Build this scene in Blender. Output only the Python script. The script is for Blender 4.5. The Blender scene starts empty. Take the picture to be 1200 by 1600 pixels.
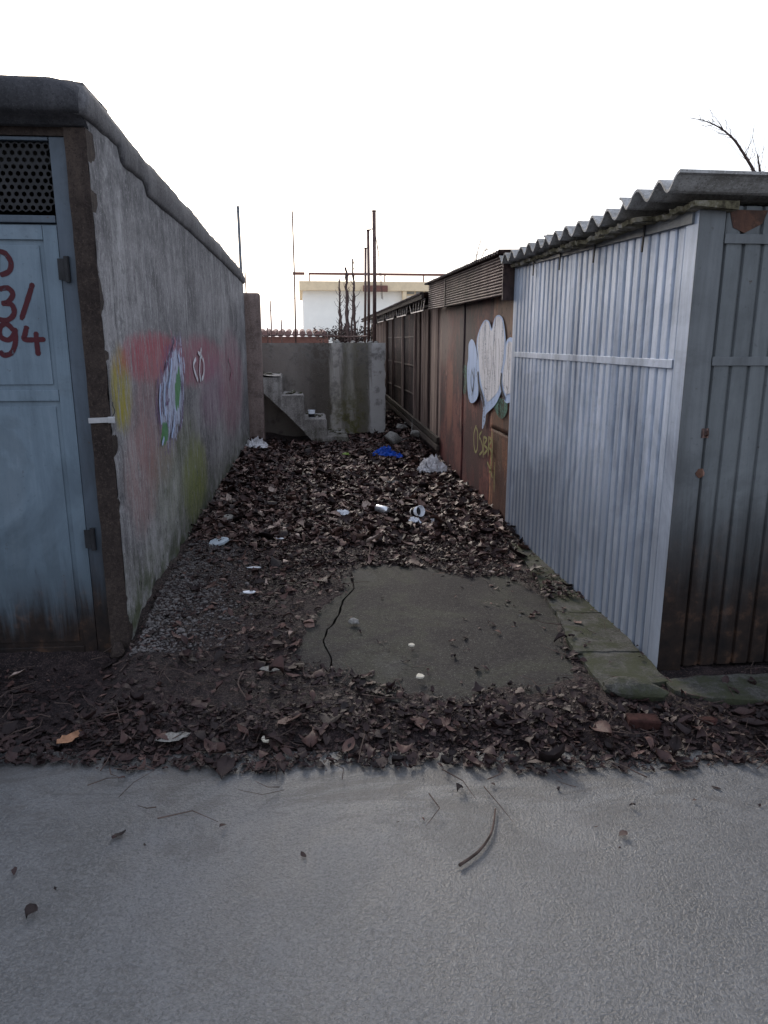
import bpy, bmesh, math, random
import numpy as np
from mathutils import Vector, Matrix, noise as mnoise
random.seed(7); RNG = np.random.default_rng(11)
S = bpy.context.scene; COL = S.collection

# ---------------------------------------------------------------- camera
FPX, CAM_H = 1130.0, 1.45                     # focal length in photo pixels (1200 x 1600), eye height
_d = Vector((470-600, 800-533, FPX)).normalized()          # the alley direction as the lens sees it
_u = Vector((0, _d.z, -_d.y)).normalized()
_r = _u.cross(_d)
if _r.x < 0: _r = -_r
ROWS = (_r, _d, _u)                                         # world axes in lens coordinates
def ray(px, py):
    c = Vector((px-600, 800-py, FPX)); return Vector((ROWS[0].dot(c), ROWS[1].dot(c), ROWS[2].dot(c)))
EYE = Vector((0, 0, CAM_H))
def hit(px, py, p0, n):                                     # where the sight line meets a wall or the ground
    r = ray(px, py); n = Vector(n); t = (Vector(p0)-EYE).dot(n)/r.dot(n); return EYE + r*t
def gz(px, py, z=0.0): return hit(px, py, (0,0,z), (0,0,1))
def gx(px, py, x): return hit(px, py, (x,0,0), (1,0,0))
def gy(px, py, y): return hit(px, py, (0,y,0), (0,1,0))
cd = bpy.data.cameras.new('camera'); cam = bpy.data.objects.new('camera', cd); COL.objects.link(cam)
right = Vector((ROWS[0].x, ROWS[1].x, ROWS[2].x)); up = Vector((ROWS[0].y, ROWS[1].y, ROWS[2].y)); fwd = Vector((ROWS[0].z, ROWS[1].z, ROWS[2].z))
m = Matrix((right, up, -fwd)).transposed().to_4x4(); m.translation = EYE; cam.matrix_world = m
cd.sensor_fit = 'VERTICAL'; cd.sensor_height = 24; cd.lens = 24*FPX/1600; cd.clip_start = .05; cd.clip_end = 2000
S.camera = cam

# ---------------------------------------------------------------- sky, sun, exposure
SUN_AZ, SUN_EL = math.radians(-12), math.radians(27)        # ahead of the camera, a little to the left, low winter sun behind haze
W = bpy.data.worlds.new('World'); S.world = W; W.use_nodes = True
nt = W.node_tree; bg = nt.nodes['Background']
sky = nt.nodes.new('ShaderNodeTexSky'); sky.sky_type = 'NISHITA'; sky.sun_disc = False
sky.sun_elevation = SUN_EL; sky.sun_rotation = SUN_AZ
sky.air_density = 1.6; sky.dust_density = 5.0; sky.ozone_density = 1.0; sky.altitude = 100
hs = nt.nodes.new('ShaderNodeHueSaturation'); hs.inputs['Saturation'].default_value = .6
mx = nt.nodes.new('ShaderNodeMix'); mx.data_type = 'RGBA'; mx.inputs[0].default_value = .55          # an even veil of thin high cloud over the clear sky
mx.inputs[7].default_value = (4.6, 5.1, 6.4, 1)
nt.links.new(sky.outputs[0], hs.inputs['Color']); nt.links.new(hs.outputs[0], mx.inputs[6]); nt.links.new(mx.outputs[2], bg.inputs['Color'])
bg.inputs['Strength'].default_value = .13
sd = bpy.data.lights.new('sun', 'SUN'); sd.energy = 1.0; sd.angle = math.radians(14); sd.color = (1, .93, .84)
so = bpy.data.objects.new('sun', sd); COL.objects.link(so)
sv = Vector((math.sin(SUN_AZ)*math.cos(SUN_EL), math.cos(SUN_AZ)*math.cos(SUN_EL), math.sin(SUN_EL)))
so.rotation_euler = sv.to_track_quat('Z', 'Y').to_euler(); so.location = sv*50
S.view_settings.view_transform = 'Standard'; S.view_settings.look = 'None'; S.view_settings.gamma = 1
S.view_settings.exposure = 0.95
S.cycles.max_bounces = 6; S.cycles.transparent_max_bounces = 16; S.cycles.use_denoising = True

# ---------------------------------------------------------------- materials
class G:
    def __init__(s, name):
        s.m = bpy.data.materials.new(name); s.m.use_nodes = True; s.t = s.m.node_tree; s.b = s.t.nodes['Principled BSDF']
        s._co = None
    def n(s, ty, **kw):
        x = s.t.nodes.new('ShaderNode'+ty)
        for k, v in kw.items(): setattr(x, k, v)
        return x
    def put(s, sock, v):
        if v is None: return
        if isinstance(v, bpy.types.NodeSocket): s.t.links.new(v, sock)
        else:
            if sock.type == 'RGBA' and len(v) == 3: v = (*v, 1)
            sock.default_value = v
    def co(s):
        if s._co is None: s._co = s.n('TexCoord').outputs['Object']
        return s._co
    def xyz(s):
        x = s.n('SeparateXYZ'); s.put(x.inputs[0], s.co()); return x.outputs[0], x.outputs[1], x.outputs[2]
    def mul(s, sc, v=None, off=(0,0,0)):
        x = s.n('Mapping'); s.put(x.inputs[0], v or s.co()); x.inputs['Scale'].default_value = sc; x.inputs['Location'].default_value = off; return x.outputs[0]
    def noise(s, sc=5, det=4, ro=.55, v=None, dist=0, stretch=None, off=(0,0,0)):
        x = s.n('TexNoise'); x.inputs['Scale'].default_value = sc; x.inputs['Detail'].default_value = det
        x.inputs['Roughness'].default_value = ro; x.inputs['Distortion'].default_value = dist
        vv = v or s.co()
        if stretch or off != (0,0,0): vv = s.mul(stretch or (1,1,1), vv, off)
        s.put(x.inputs['Vector'], vv); return x.outputs['Fac']
    def vor(s, sc=5, feature='F1', v=None, out='Distance'):
        x = s.n('TexVoronoi', feature=feature); x.inputs['Scale'].default_value = sc; s.put(x.inputs['Vector'], v or s.co()); return x.outputs[out]
    def ma(s, op, a, b=None, c=None):
        x = s.n('Math', operation=op); s.put(x.inputs[0], a); s.put(x.inputs[1], b)
        if c is not None: s.put(x.inputs[2], c)
        return x.outputs[0]
    def rng(s, v, a, b, c=0., d=1., smooth=True):
        x = s.n('MapRange', interpolation_type='SMOOTHSTEP' if smooth else 'LINEAR'); s.put(x.inputs[0], v)
        for i, q in enumerate((a, b, c, d)): s.put(x.inputs[i+1], q)
        return x.outputs[0]
    def mix(s, f, a, b, mode='MIX'):
        x = s.n('Mix', data_type='RGBA', blend_type=mode); s.put(x.inputs[0], f); s.put(x.inputs[6], a); s.put(x.inputs[7], b); return x.outputs[2]
    def ramp(s, f, *stops):
        x = s.n('ValToRGB'); e = x.color_ramp.elements
        while len(e) < len(stops): e.new(.5)
        for q, (p, c) in zip(e, stops): q.position = p; q.color = (*c, 1)
        s.put(x.inputs[0], f); return x.outputs[0]
    def attr(s, name):
        x = s.n('Attribute', attribute_name=name); return x.outputs['Fac']
    def rnd(s): return s.n('ObjectInfo').outputs['Random']
    def fin(s, col, rough=.8, metal=0., bump=None, bs=.3, bd=.01, alpha=None, spec=None, trans=None):
        b = s.b; s.put(b.inputs['Base Color'], col); s.put(b.inputs['Roughness'], rough); s.put(b.inputs['Metallic'], metal)
        s.put(b.inputs['Specular IOR Level'], spec if spec is not None else (.12 if isinstance(rough, float) and rough >= .7 else .3))
        if alpha is not None: s.put(b.inputs['Alpha'], alpha)
        if trans is not None: s.put(b.inputs['Transmission Weight'], trans)
        if bump is not None:
            x = s.n('Bump'); x.inputs['Strength'].default_value = bs; x.inputs['Distance'].default_value = bd
            s.put(x.inputs['Height'], bump); s.put(b.inputs['Normal'], x.outputs[0])
        return s.m
    def ell(s, u, v, cu, cv, ru, rv, nz, amp=.5, soft=.6):
        """soft noisy ellipse: 1 inside, 0 outside"""
        a = s.ma('DIVIDE', s.ma('SUBTRACT', u, cu), ru); b = s.ma('DIVIDE', s.ma('SUBTRACT', v, cv), rv)
        d = s.ma('ADD', s.ma('MULTIPLY', a, a), s.ma('MULTIPLY', b, b))
        d = s.ma('ADD', d, s.ma('MULTIPLY', s.ma('SUBTRACT', nz, .5), amp*2))
        return s.rng(d, 1+soft, 1-soft)
M = {}

def concrete(name, base, dark, light, moss=None, moss_top=.5, streak=True, gloss=.85):
    g = G(name); x, y, z = g.xyz()
    n1 = g.noise(1.6, 6, .65, dist=.5); n2 = g.noise(9, 7, .7); n3 = g.noise(60, 5, .75)
    st = g.noise(2.6, 9, .75, stretch=(3, 3, .3), dist=.9)
    c = g.ramp(g.ma('ADD', g.ma('MULTIPLY', n1, .5), g.ma('MULTIPLY', st, .5)), (.36, dark), (.5, base), (.64, light))
    c = g.mix(g.rng(n2, .46, .66, 0, .6), c, dark)
    c = g.mix(g.rng(n3, .52, .66, 0, .6), c, light); c = g.mix(g.rng(n3, .46, .36, 0, .6), c, dark)
    n5 = g.noise(150, 3, .6); c = g.mix(g.rng(n5, .6, .68, 0, .6), c, [q*1.25 for q in light]); c = g.mix(g.rng(n5, .4, .33, 0, .7), c, [q*.6 for q in dark])
    if moss:
        f = g.ma('MULTIPLY', g.rng(z, moss_top, 0, 0, 1), g.rng(n2, .38, .62))
        c = g.mix(f, c, moss)
    return g.fin(c, gloss, bump=g.ma('ADD', g.ma('MULTIPLY', n2, .6), n3), bs=.5, bd=.012)

def wall_concrete():
    g = G('wall_concrete'); x, y, z = g.xyz()
    n1 = g.noise(1.3, 6, .65, dist=.6); n2 = g.noise(8, 7, .7); n3 = g.noise(55, 5, .75)
    st = g.noise(2.4, 9, .75, stretch=(2, 2, .35), dist=.9); st2 = g.noise(6, 10, .8, stretch=(2, 2, .2), off=(3,1,7), dist=.8); st3 = g.noise(22, 6, .75, stretch=(2, 2, .22), off=(1,4,2), dist=.6)
    big = g.noise(.75, 5, .6, off=(2,5,1), dist=1.2)
    c = g.ramp(g.ma('ADD', g.ma('MULTIPLY', big, .45), g.ma('ADD', g.ma('MULTIPLY', n1, .3), g.ma('MULTIPLY', st, .25))), (.39, (.06,.057,.06)), (.46, (.15,.143,.146)), (.54, (.25,.24,.24)), (.63, (.38,.37,.365)))
    c = g.mix(g.rng(st2, .52, .66, 0, .7), c, (.44,.43,.42))            # pale lime runs
    c = g.mix(g.rng(st2, .47, .36, 0, .75), c, (.07,.067,.07))          # dark runs
    c = g.mix(g.rng(st3, .55, .63, 0, .45), c, (.07,.067,.07)); c = g.mix(g.rng(st3, .45, .37, 0, .45), c, (.4,.39,.385))
    c = g.mix(g.rng(n2, .54, .64, 0, .5), c, (.08,.077,.08)); c = g.mix(g.rng(n2, .45, .36, 0, .4), c, (.36,.35,.345))
    c = g.mix(g.ma('MULTIPLY', g.rng(z, 1.75, 2.25), g.rng(n2, .4, .6, .25, .75)), c, (.1,.098,.1))   # darker band towards the top of the wall
    n5 = g.noise(95, 4, .7, stretch=(1,1,.5)); c = g.mix(g.rng(n5, .58, .66, 0, .6), c, (.46,.45,.44)); c = g.mix(g.rng(n5, .42, .34, 0, .7), c, (.05,.048,.05))
    worn = g.rng(st3, .34, .56); ks = g.rng(st2, .4, .56, .35, 1)
    for cu, cv, ru, rv, col, k in ((.22,1.22,.17,.19,(.3,.25,.03),.9), (1.0,1.36,.75,.13,(.33,.07,.09),.9), (2.6,1.3,1.2,.18,(.28,.09,.12),.8), (.95,1.02,.55,.38,(.29,.15,.15),.5),
                                   (4.6,1.0,1.0,.5,(.28,.11,.14),.6), (2.1,.42,.5,.3,(.19,.21,.05),.8), (1.5,.62,.8,.35,(.16,.19,.07),.35), (.5,.75,.35,.3,(.30,.15,.13),.45), (3.2,1.0,.7,.3,(.27,.13,.2),.4)):
        f = g.ma('MULTIPLY', g.ma('MULTIPLY', g.ell(y, z, cu, cv, ru, rv, n2, .8, .7), worn), k)
        c = g.mix(f, c, col)
    ys = g.ma('SUBTRACT', y, g.ma('MULTIPLY', g.ma('SUBTRACT', z, 1.12), .5)); ed = g.ma('ADD', g.ma('MULTIPLY', n2, .5), g.ma('MULTIPLY', g.noise(12, 6, .75, stretch=(2,2,.18), off=(9,2,5)), .5))
    pt = g.rng(st3, .44, .49, 0, .92)
    for cu, cv, ru, rv, col, k, wear in ((1.42,1.12,.44,.33,(.12,.09,.17),.55,1), (1.47,1.12,.36,.28,(.44,.49,.6),1.,pt), (1.60,1.14,.10,.13,(.07,.2,.07),.9,1), (1.22,.89,.11,.07,(.07,.2,.07),.9,1)):
        f = g.ell(ys, z, cu, cv, ru, rv, ed, 3.4, .1); f = g.ma('MULTIPLY', f, k)
        c = g.mix(f if wear == 1 else g.ma('MULTIPLY', f, wear), c, col)
    mo = g.ma('MULTIPLY', g.rng(z, .55, .02), g.rng(n2, .32, .6)); c = g.mix(g.ma('MULTIPLY', mo, .8), c, (.055,.07,.025))
    pit = g.rng(g.noise(26, 3, .5, stretch=(1,1,.5)), .66, .72); lowz = g.rng(z, 1.1, .2)
    pit = g.ma('MULTIPLY', pit, lowz); c = g.mix(pit, c, (.03,.03,.028))
    h = g.ma('SUBTRACT', g.ma('ADD', g.ma('MULTIPLY', n2, .7), g.ma('MULTIPLY', n3, .8)), pit)
    return g.fin(c, .9, bump=h, bs=.6, bd=.012)
M['wall'] = wall_concrete()
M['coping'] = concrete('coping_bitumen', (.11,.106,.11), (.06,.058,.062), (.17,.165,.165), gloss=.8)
M['coping_front_shade'] = concrete('coping_bitumen_shaded', (.05,.05,.055), (.03,.03,.033), (.075,.073,.078), gloss=.8)  # same coping, its front darkened in colour for facing away from the light
M['jamb'] = concrete('stained_jamb', (.042,.032,.028), (.02,.015,.014), (.075,.056,.046))
def block_mat():
    g = G('platform_concrete'); x, y, z = g.xyz()
    n2 = g.noise(8, 7, .7); n3 = g.noise(60, 5, .75); st = g.noise(2.4, 8, .72, stretch=(2, 2, .25), dist=.9)
    xs = g.ma('ADD', x, g.ma('MULTIPLY', g.ma('SUBTRACT', st, .5), .35))
    c = g.ramp(g.rng(xs, -.6, 1.25, smooth=False), (.0, (.15,.13,.12)), (.25, (.21,.185,.165)), (.44, (.1,.085,.072)), (.53, (.1,.085,.07)), (.56, (.42,.39,.35)), (.61, (.34,.31,.28)), (.65, (.12,.108,.08)), (.70, (.28,.26,.22)), (.75, (.13,.115,.085)), (.84, (.15,.135,.11)), (.87, (.44,.42,.4)), (.98, (.42,.4,.38)), (1., (.25,.235,.22)))
    pale = g.ma('MULTIPLY', g.rng(z, .9, 1.35), g.rng(n2, .45, .6, 0, .5)); c = g.mix(pale, c, (.24,.225,.21))
    ms = g.ma('MULTIPLY', g.ma('MULTIPLY', g.rng(z, 1.0, .25), g.rng(x, .3, .6)), g.ma('MULTIPLY', g.rng(x, 1.0, .82), g.rng(n2, .4, .55)))
    c = g.mix(g.ma('MULTIPLY', ms, .85), c, (.1,.092,.028)); c = g.mix(g.rng(n2, .5, .66, 0, .5), c, (.06,.053,.047)); c = g.mix(g.rng(n3, .55, .7, 0, .4), c, (.32,.3,.28))
    return g.fin(c, .9, bump=g.ma('ADD', g.ma('MULTIPLY', n2, .8), n3), bs=.6, bd=.014)
M['block'] = block_mat()
M['pillar'] = concrete('pillar_concrete', (.22,.165,.145), (.1,.075,.066), (.34,.27,.245))
M['stair'] = concrete('stair_concrete', (.25,.23,.21), (.08,.07,.062), (.5,.47,.44), moss=(.05,.05,.02), moss_top=.4)
M['plinth'] = concrete('mossy_plinth', (.065,.063,.056), (.026,.025,.023), (.12,.115,.105), moss=(.045,.048,.029), moss_top=.6)
M['rubble'] = concrete('rubble_grey', (.24,.23,.21), (.12,.11,.1), (.36,.34,.32))
def slab_mat():
    g = G('worn_ground_slab'); n = g.noise(1.9, 6, .65, dist=.8); n2 = g.noise(13, 7, .72); n3 = g.noise(75, 5, .75); n5 = g.noise(190, 3, .6)
    c = g.ramp(n, (.36, (.018,.016,.017)), (.48, (.03,.028,.026)), (.56, (.035,.035,.027)), (.66, (.05,.049,.046)))
    c = g.mix(g.rng(n2, .5, .64, 0, .65), c, (.018,.016,.016)); c = g.mix(g.rng(n3, .53, .66, 0, .6), c, (.075,.071,.065)); c = g.mix(g.rng(n3, .45, .36, 0, .6), c, (.014,.012,.012))
    c = g.mix(g.rng(n5, .62, .67, 0, .8), c, (.16,.15,.14)); c = g.mix(g.rng(n5, .38, .33, 0, .8), c, (.014,.012,.012))
    return g.fin(c, .75, bump=g.ma('ADD', n2, n3), bs=.6, bd=.01)
M['slab'] = slab_mat()

def galvanised(name, base, dark, light, rust=.0, rust_shade_z=.5, metal=.35):
    g = G(name); x, y, z = g.xyz()
    st = g.noise(3, 8, .72, stretch=(2, 2, .2), dist=.4); n2 = g.noise(10, 6, .65); n1 = g.noise(1.6, 6, .65, dist=.5); n4 = g.noise(45, 4, .7)
    c = g.ramp(g.ma('ADD', g.ma('MULTIPLY', st, .6), g.ma('MULTIPLY', n1, .4)), (.38, dark), (.5, base), (.62, light))
    grime = g.ma('MULTIPLY', g.rng(g.ma('ADD', z, g.ma('MULTIPLY', g.ma('SUBTRACT', n1, .5), 1.6)), 1.0, .45, 0, .7), g.rng(st, .40, .54, .25, 1)); c = g.mix(grime, c, [q*.38 for q in base])
    c = g.mix(g.ma('MULTIPLY', g.rng(n1, .52, .62), .45), c, [q*.5 for q in base])
    c = g.mix(g.rng(n4, .6, .72, 0, .35), c, [q*.4 for q in base])
    ro = .5
    if rust:
        f = g.ma('MULTIPLY', g.rng(g.ma('ADD', z, g.ma('MULTIPLY', g.ma('SUBTRACT', st, .5), 1.0)), rust_shade_z, rust_shade_z*.3), rust)
        rc = g.ramp(n2, (.35, (.008,.006,.006)), (.55, (.022,.014,.011)), (.7, (.07,.038,.024)))  # near-black rust and grime, also standing in for dim light low down
        c = g.mix(f, c, rc)
        sp = g.rng(g.noise(14, 4, .6, off=(5,5,5)), .68, .74); c = g.mix(g.ma('MULTIPLY', sp, .8), c, (.05,.03,.022))
    return g.fin(c, ro, metal, bump=g.ma('ADD', n2, g.ma('MULTIPLY', n4, .4)), bs=.25, bd=.006)
M['sheet'] = galvanised('galvanised_sheet', (.4,.45,.54), (.22,.25,.31), (.58,.63,.73))
M['front_sheet'] = galvanised('painted_front_sheet', (.125,.135,.14), (.08,.086,.09), (.17,.182,.188), rust=1., rust_shade_z=.95, metal=.15)
M['post'] = galvanised('post_steel', (.13,.138,.144), (.082,.087,.09), (.18,.19,.198), rust=1., rust_shade_z=.95, metal=.2)
M['bluedoor'] = galvanised('blue_grey_door_paint', (.13,.175,.215), (.085,.115,.145), (.18,.228,.27), rust=1.0, rust_shade_z=.5, metal=.0)
M['blueframe'] = galvanised('blue_grey_frame_paint', (.07,.09,.115), (.045,.057,.072), (.1,.123,.15), rust=1.0, rust_shade_z=.6, metal=.0)

def rusty(name, a, b, c3, metal=.1, patches=()):
    g = G(name); n1 = g.noise(1.8, 5, .65); n2 = g.noise(11, 6, .7); st = g.noise(2.5, 9, .75, stretch=(1.6,1.6,.45), off=(2,9,4), dist=1.); n3 = g.noise(70, 5, .7)
    c = g.ramp(g.ma('ADD', g.ma('MULTIPLY', n1, .5), g.ma('MULTIPLY', st, .5)), (.42, a), (.5, b), (.58, c3))
    c = g.mix(g.rng(n2, .5, .62, 0, .7), c, a); c = g.mix(g.rng(g.noise(2.4,8,.75,stretch=(2,2,.4),off=(7,1,1),dist=1.), .6, .66, 0, .6), c, (.34,.2,.16)); c = g.mix(g.rng(n3, .58, .7, 0, .4), c, [q*1.7 for q in c3])
    if patches:
        x, y, z = g.xyz()
        for cu, cv, ru, rv, col, k in patches: c = g.mix(g.ma('MULTIPLY', g.ell(y, z, cu, cv, ru, rv, st, 2.5, .5), k), c, col)
        c = g.mix(g.rng(g.noise(9, 8, .8, stretch=(1,1,.35), dist=1.2), .6, .65, 0, .7), c, (.2,.12,.1)); c = g.mix(g.rng(n2, .43, .35, 0, .75), c, (.022,.013,.013))
    return g.fin(c, .65, metal, bump=g.ma('ADD', n2, n3), bs=.35, bd=.008)
M['rust_red'] = rusty('rust_red_steel', (.03,.014,.018), (.085,.026,.027), (.17,.06,.05), .1, ((1.75,1.35,.35,.4,(.032,.022,.028),.85), (2.4,.85,.16,.35,(.22,.085,.06),.8), (2.7,1.5,.3,.3,(.13,.09,.08),.8), (1.2,.5,.5,.3,(.06,.026,.026),.7), (1.9,.35,.2,.2,(.2,.075,.06),.6)))
M['rust_orange'] = rusty('rust_orange_steel', (.06,.028,.02), (.15,.058,.033), (.28,.12,.065), .1, ((.3,1.6,.3,.25,(.15,.1,.075),.7), (.25,.2,.3,.25,(.055,.024,.02),.8), (.4,.7,.15,.3,(.09,.05,.03),.6)))
M['rust_dark'] = rusty('rust_dark_steel', (.022,.015,.015), (.045,.03,.029), (.085,.055,.05))
M['fascia'] = rusty('fascia_brown_metal', (.05,.034,.034), (.095,.066,.064), (.15,.11,.105), .25)
M['pole'] = rusty('rusted_pole', (.05,.03,.026), (.1,.058,.05), (.17,.11,.1))
def wood(name, a, b, c3):
    g = G(name); r = g.rnd(); n = g.noise(5, 7, .7, stretch=(5,5,.22), dist=.7); n2 = g.noise(24, 5, .7, stretch=(3,3,.16)); x = g.ma('ADD', g.ma('MULTIPLY', n, .75), g.ma('MULTIPLY', r, .3))
    c = g.ramp(x, (.3, a), (.55, b), (.85, c3)); c = g.mix(g.rng(n2, .55, .72, 0, .7), c, a)
    return g.fin(c, .85, bump=g.ma('ADD', n, n2), bs=.6, bd=.01)
M['wood'] = wood('weathered_plank', (.035,.022,.02), (.15,.105,.09), (.48,.36,.3))
M['wood_dark'] = wood('dark_timber', (.02,.016,.014), (.055,.043,.037), (.1,.08,.07))
M['asbestos'] = concrete('fibre_cement_sheet', (.34,.33,.32), (.16,.15,.13), (.48,.47,.46))
def mossy_edge():
    g = G('mossy_fibre_cement'); n = g.noise(12, 6, .7); n2 = g.noise(40, 4, .6)
    c = g.ramp(n, (.38, (.05,.043,.03)), (.48, (.14,.125,.08)), (.56, (.24,.22,.18)), (.66, (.36,.34,.3)))
    return g.fin(c, .9, bump=g.ma('ADD', n, n2), bs=.6, bd=.015)
M['mossy'] = mossy_edge()
def flat(name, col, rough=.7, metal=0., vary=.25, sc=14, alpha=None, trans=None):
    g = G(name); n = g.noise(sc, 5, .65); lo = [q*(1-vary) for q in col]; hi = [min(1, q*(1+vary)) for q in col]
    return g.fin(g.ramp(n, (.3, lo), (.7, hi)), rough, metal, bump=n, bs=.2, bd=.004, trans=trans)
def paint(name, col, wear=.5, rough=.6, streak=(3,3,.3), sc=6, op=1.):
    g = G(name); n = g.noise(sc, 6, .7, stretch=streak); n2 = g.noise(60, 3, .6)
    a = g.rng(g.ma('ADD', n, g.ma('MULTIPLY', g.ma('SUBTRACT', n2, .5), .5)), wear-.12, wear+.05, 0, op)
    c = g.ramp(n, (.3, [q*.72 for q in col]), (.65, col)); return g.fin(c, rough, alpha=a)
M['p_red'] = paint('maroon_brush_paint', (.06,.005,.011), .36, sc=9, streak=(1,1,1))
M['p_white'] = paint('white_spray_paint', (.66,.65,.68), .42)
M['p_blue'] = paint('pale_blue_spray_paint', (.42,.53,.74), .38)
M['p_wallwhite'] = paint('faded_white_blue_paint', (.4,.46,.56), .5, streak=(3,3,.2), sc=7, op=.85)
M['p_green'] = paint('green_spray_paint', (.06,.19,.06), .44, op=.85)
M['p_dark'] = paint('dark_spray_paint', (.03,.03,.045), .34)
M['p_tag'] = paint('olive_tag_paint', (.28,.26,.1), .38)
M['p_scratch'] = paint('scratched_paint', (.3,.27,.28), .5)
M['p_purple'] = paint('purple_spray_line', (.12,.06,.14), .47)
M['p_pink'] = paint('pink_spray_paint', (.34,.12,.17), .5)
M['p_teal'] = paint('teal_spray_paint', (.05,.13,.1), .5)

def soil_mat():
    g = G('damp_leaf_mould'); n = g.noise(2.0, 6, .65); n2 = g.noise(22, 6, .75); n3 = g.noise(95, 4, .7); v = g.vor(46)
    c = g.ramp(g.ma('ADD', g.ma('MULTIPLY', n, .4), g.ma('MULTIPLY', n2, .6)), (.38, (.007,.005,.006)), (.5, (.021,.014,.015)), (.62, (.048,.033,.032)))
    c = g.mix(g.rng(n3, .56, .66, 0, .75), c, (.12,.08,.068)); c = g.mix(g.rng(g.noise(170,3,.6), .62, .68, 0, .7), c, (.2,.155,.135))
    return g.fin(c, g.rng(n, .35, .65, .55, .85), spec=.2, bump=g.ma('ADD', g.ma('MULTIPLY', n2, 1.2), g.ma('ADD', n3, g.ma('MULTIPLY', v, .5))), bs=.9, bd=.02)
M['soil'] = soil_mat()
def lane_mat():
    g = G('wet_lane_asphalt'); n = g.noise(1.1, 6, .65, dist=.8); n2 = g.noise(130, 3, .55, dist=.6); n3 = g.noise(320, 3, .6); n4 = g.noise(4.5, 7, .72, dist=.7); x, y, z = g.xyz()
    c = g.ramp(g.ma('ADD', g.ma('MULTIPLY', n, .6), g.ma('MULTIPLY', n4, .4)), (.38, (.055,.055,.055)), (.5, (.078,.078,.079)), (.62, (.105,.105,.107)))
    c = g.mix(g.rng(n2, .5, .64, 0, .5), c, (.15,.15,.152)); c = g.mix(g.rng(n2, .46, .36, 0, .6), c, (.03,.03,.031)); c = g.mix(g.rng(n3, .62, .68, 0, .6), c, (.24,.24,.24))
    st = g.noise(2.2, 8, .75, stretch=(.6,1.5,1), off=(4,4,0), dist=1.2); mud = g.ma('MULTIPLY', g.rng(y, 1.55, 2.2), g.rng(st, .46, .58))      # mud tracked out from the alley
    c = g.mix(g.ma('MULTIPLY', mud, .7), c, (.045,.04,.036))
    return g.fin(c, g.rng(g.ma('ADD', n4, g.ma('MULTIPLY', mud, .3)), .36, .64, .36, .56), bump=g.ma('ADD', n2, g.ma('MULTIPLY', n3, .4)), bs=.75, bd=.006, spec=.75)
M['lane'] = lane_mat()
def leaf_mat():
    g = G('fallen_leaf'); r = g.attr('rnd'); n = g.noise(60, 3, .6)
    c = g.ramp(r, (.0, (.01,.007,.007)), (.3, (.035,.019,.018)), (.55, (.08,.043,.036)), (.75, (.15,.087,.07)), (.9, (.26,.175,.145)), (1., (.42,.33,.28)))
    c = g.mix(g.rng(n, .4, .7, 0, .5), c, (.03,.02,.019))
    return g.fin(c, .6, bump=n, bs=.4, bd=.003, spec=.22)
M['leaf'] = leaf_mat()
M['twig'] = flat('twig_bark', (.07,.05,.043), .85, vary=.6)
M['bark'] = flat('dark_bark', (.075,.052,.048), .9, vary=.5)
M['gravel'] = concrete('gravel_stone', (.11,.1,.097), (.05,.044,.044), (.2,.185,.18))
M['bounceyard'] = flat('bounce_yard_concrete', (.5,.48,.45), .95, vary=.2, sc=2)  # pale colour added so the unseen yard bounces light onto the facade
M['yard'] = flat('yard_dirt', (.17,.15,.13), .95, vary=.4, sc=3)
M['facade'] = flat('cream_white_render', (.88,.85,.78), .9, vary=.04, sc=2)
M['eave'] = flat('ochre_eave_band', (.75,.6,.4), .85, vary=.1, sc=4)
M['brownmetal'] = flat('brown_painted_metal', (.17,.075,.055), .6, vary=.2)
M['glass'] = flat('window_glass', (.3,.3,.27), .1, vary=.1)
M['blackmetal'] = flat('dark_iron', (.016,.016,.018), .6, .0, vary=.4)
M['interior'] = flat('dark_interior', (.05,.048,.046), .95)
M['greymetal'] = flat('bright_worn_metal', (.38,.38,.39), .4, .6, vary=.25)
M['can'] = flat('aluminium_can_metal', (.62,.63,.65), .3, .7, vary=.15)
M['whitepaper'] = flat('white_paper', (.72,.74,.78), .8, vary=.08)
M['bluebag'] = flat('blue_plastic_film', (.01,.075,.45), .35, vary=.3)
M['clearbag'] = flat('milky_plastic_film', (.58,.57,.58), .4, vary=.3)
M['greenglass'] = flat('green_plastic', (.2,.3,.05), .4, vary=.2)
M['brick'] = flat('dark_red_brick', (.035,.015,.013), .9, vary=.6, sc=25)
M['oldrust'] = rusty('old_rust', (.03,.017,.014), (.075,.035,.024), (.13,.06,.035))
M['tan'] = flat('dry_tan_leaf', (.32,.17,.1), .7, vary=.35, sc=40)
M['tile'] = flat('clay_roof_tile', (.17,.1,.09), .85, vary=.25)

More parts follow.
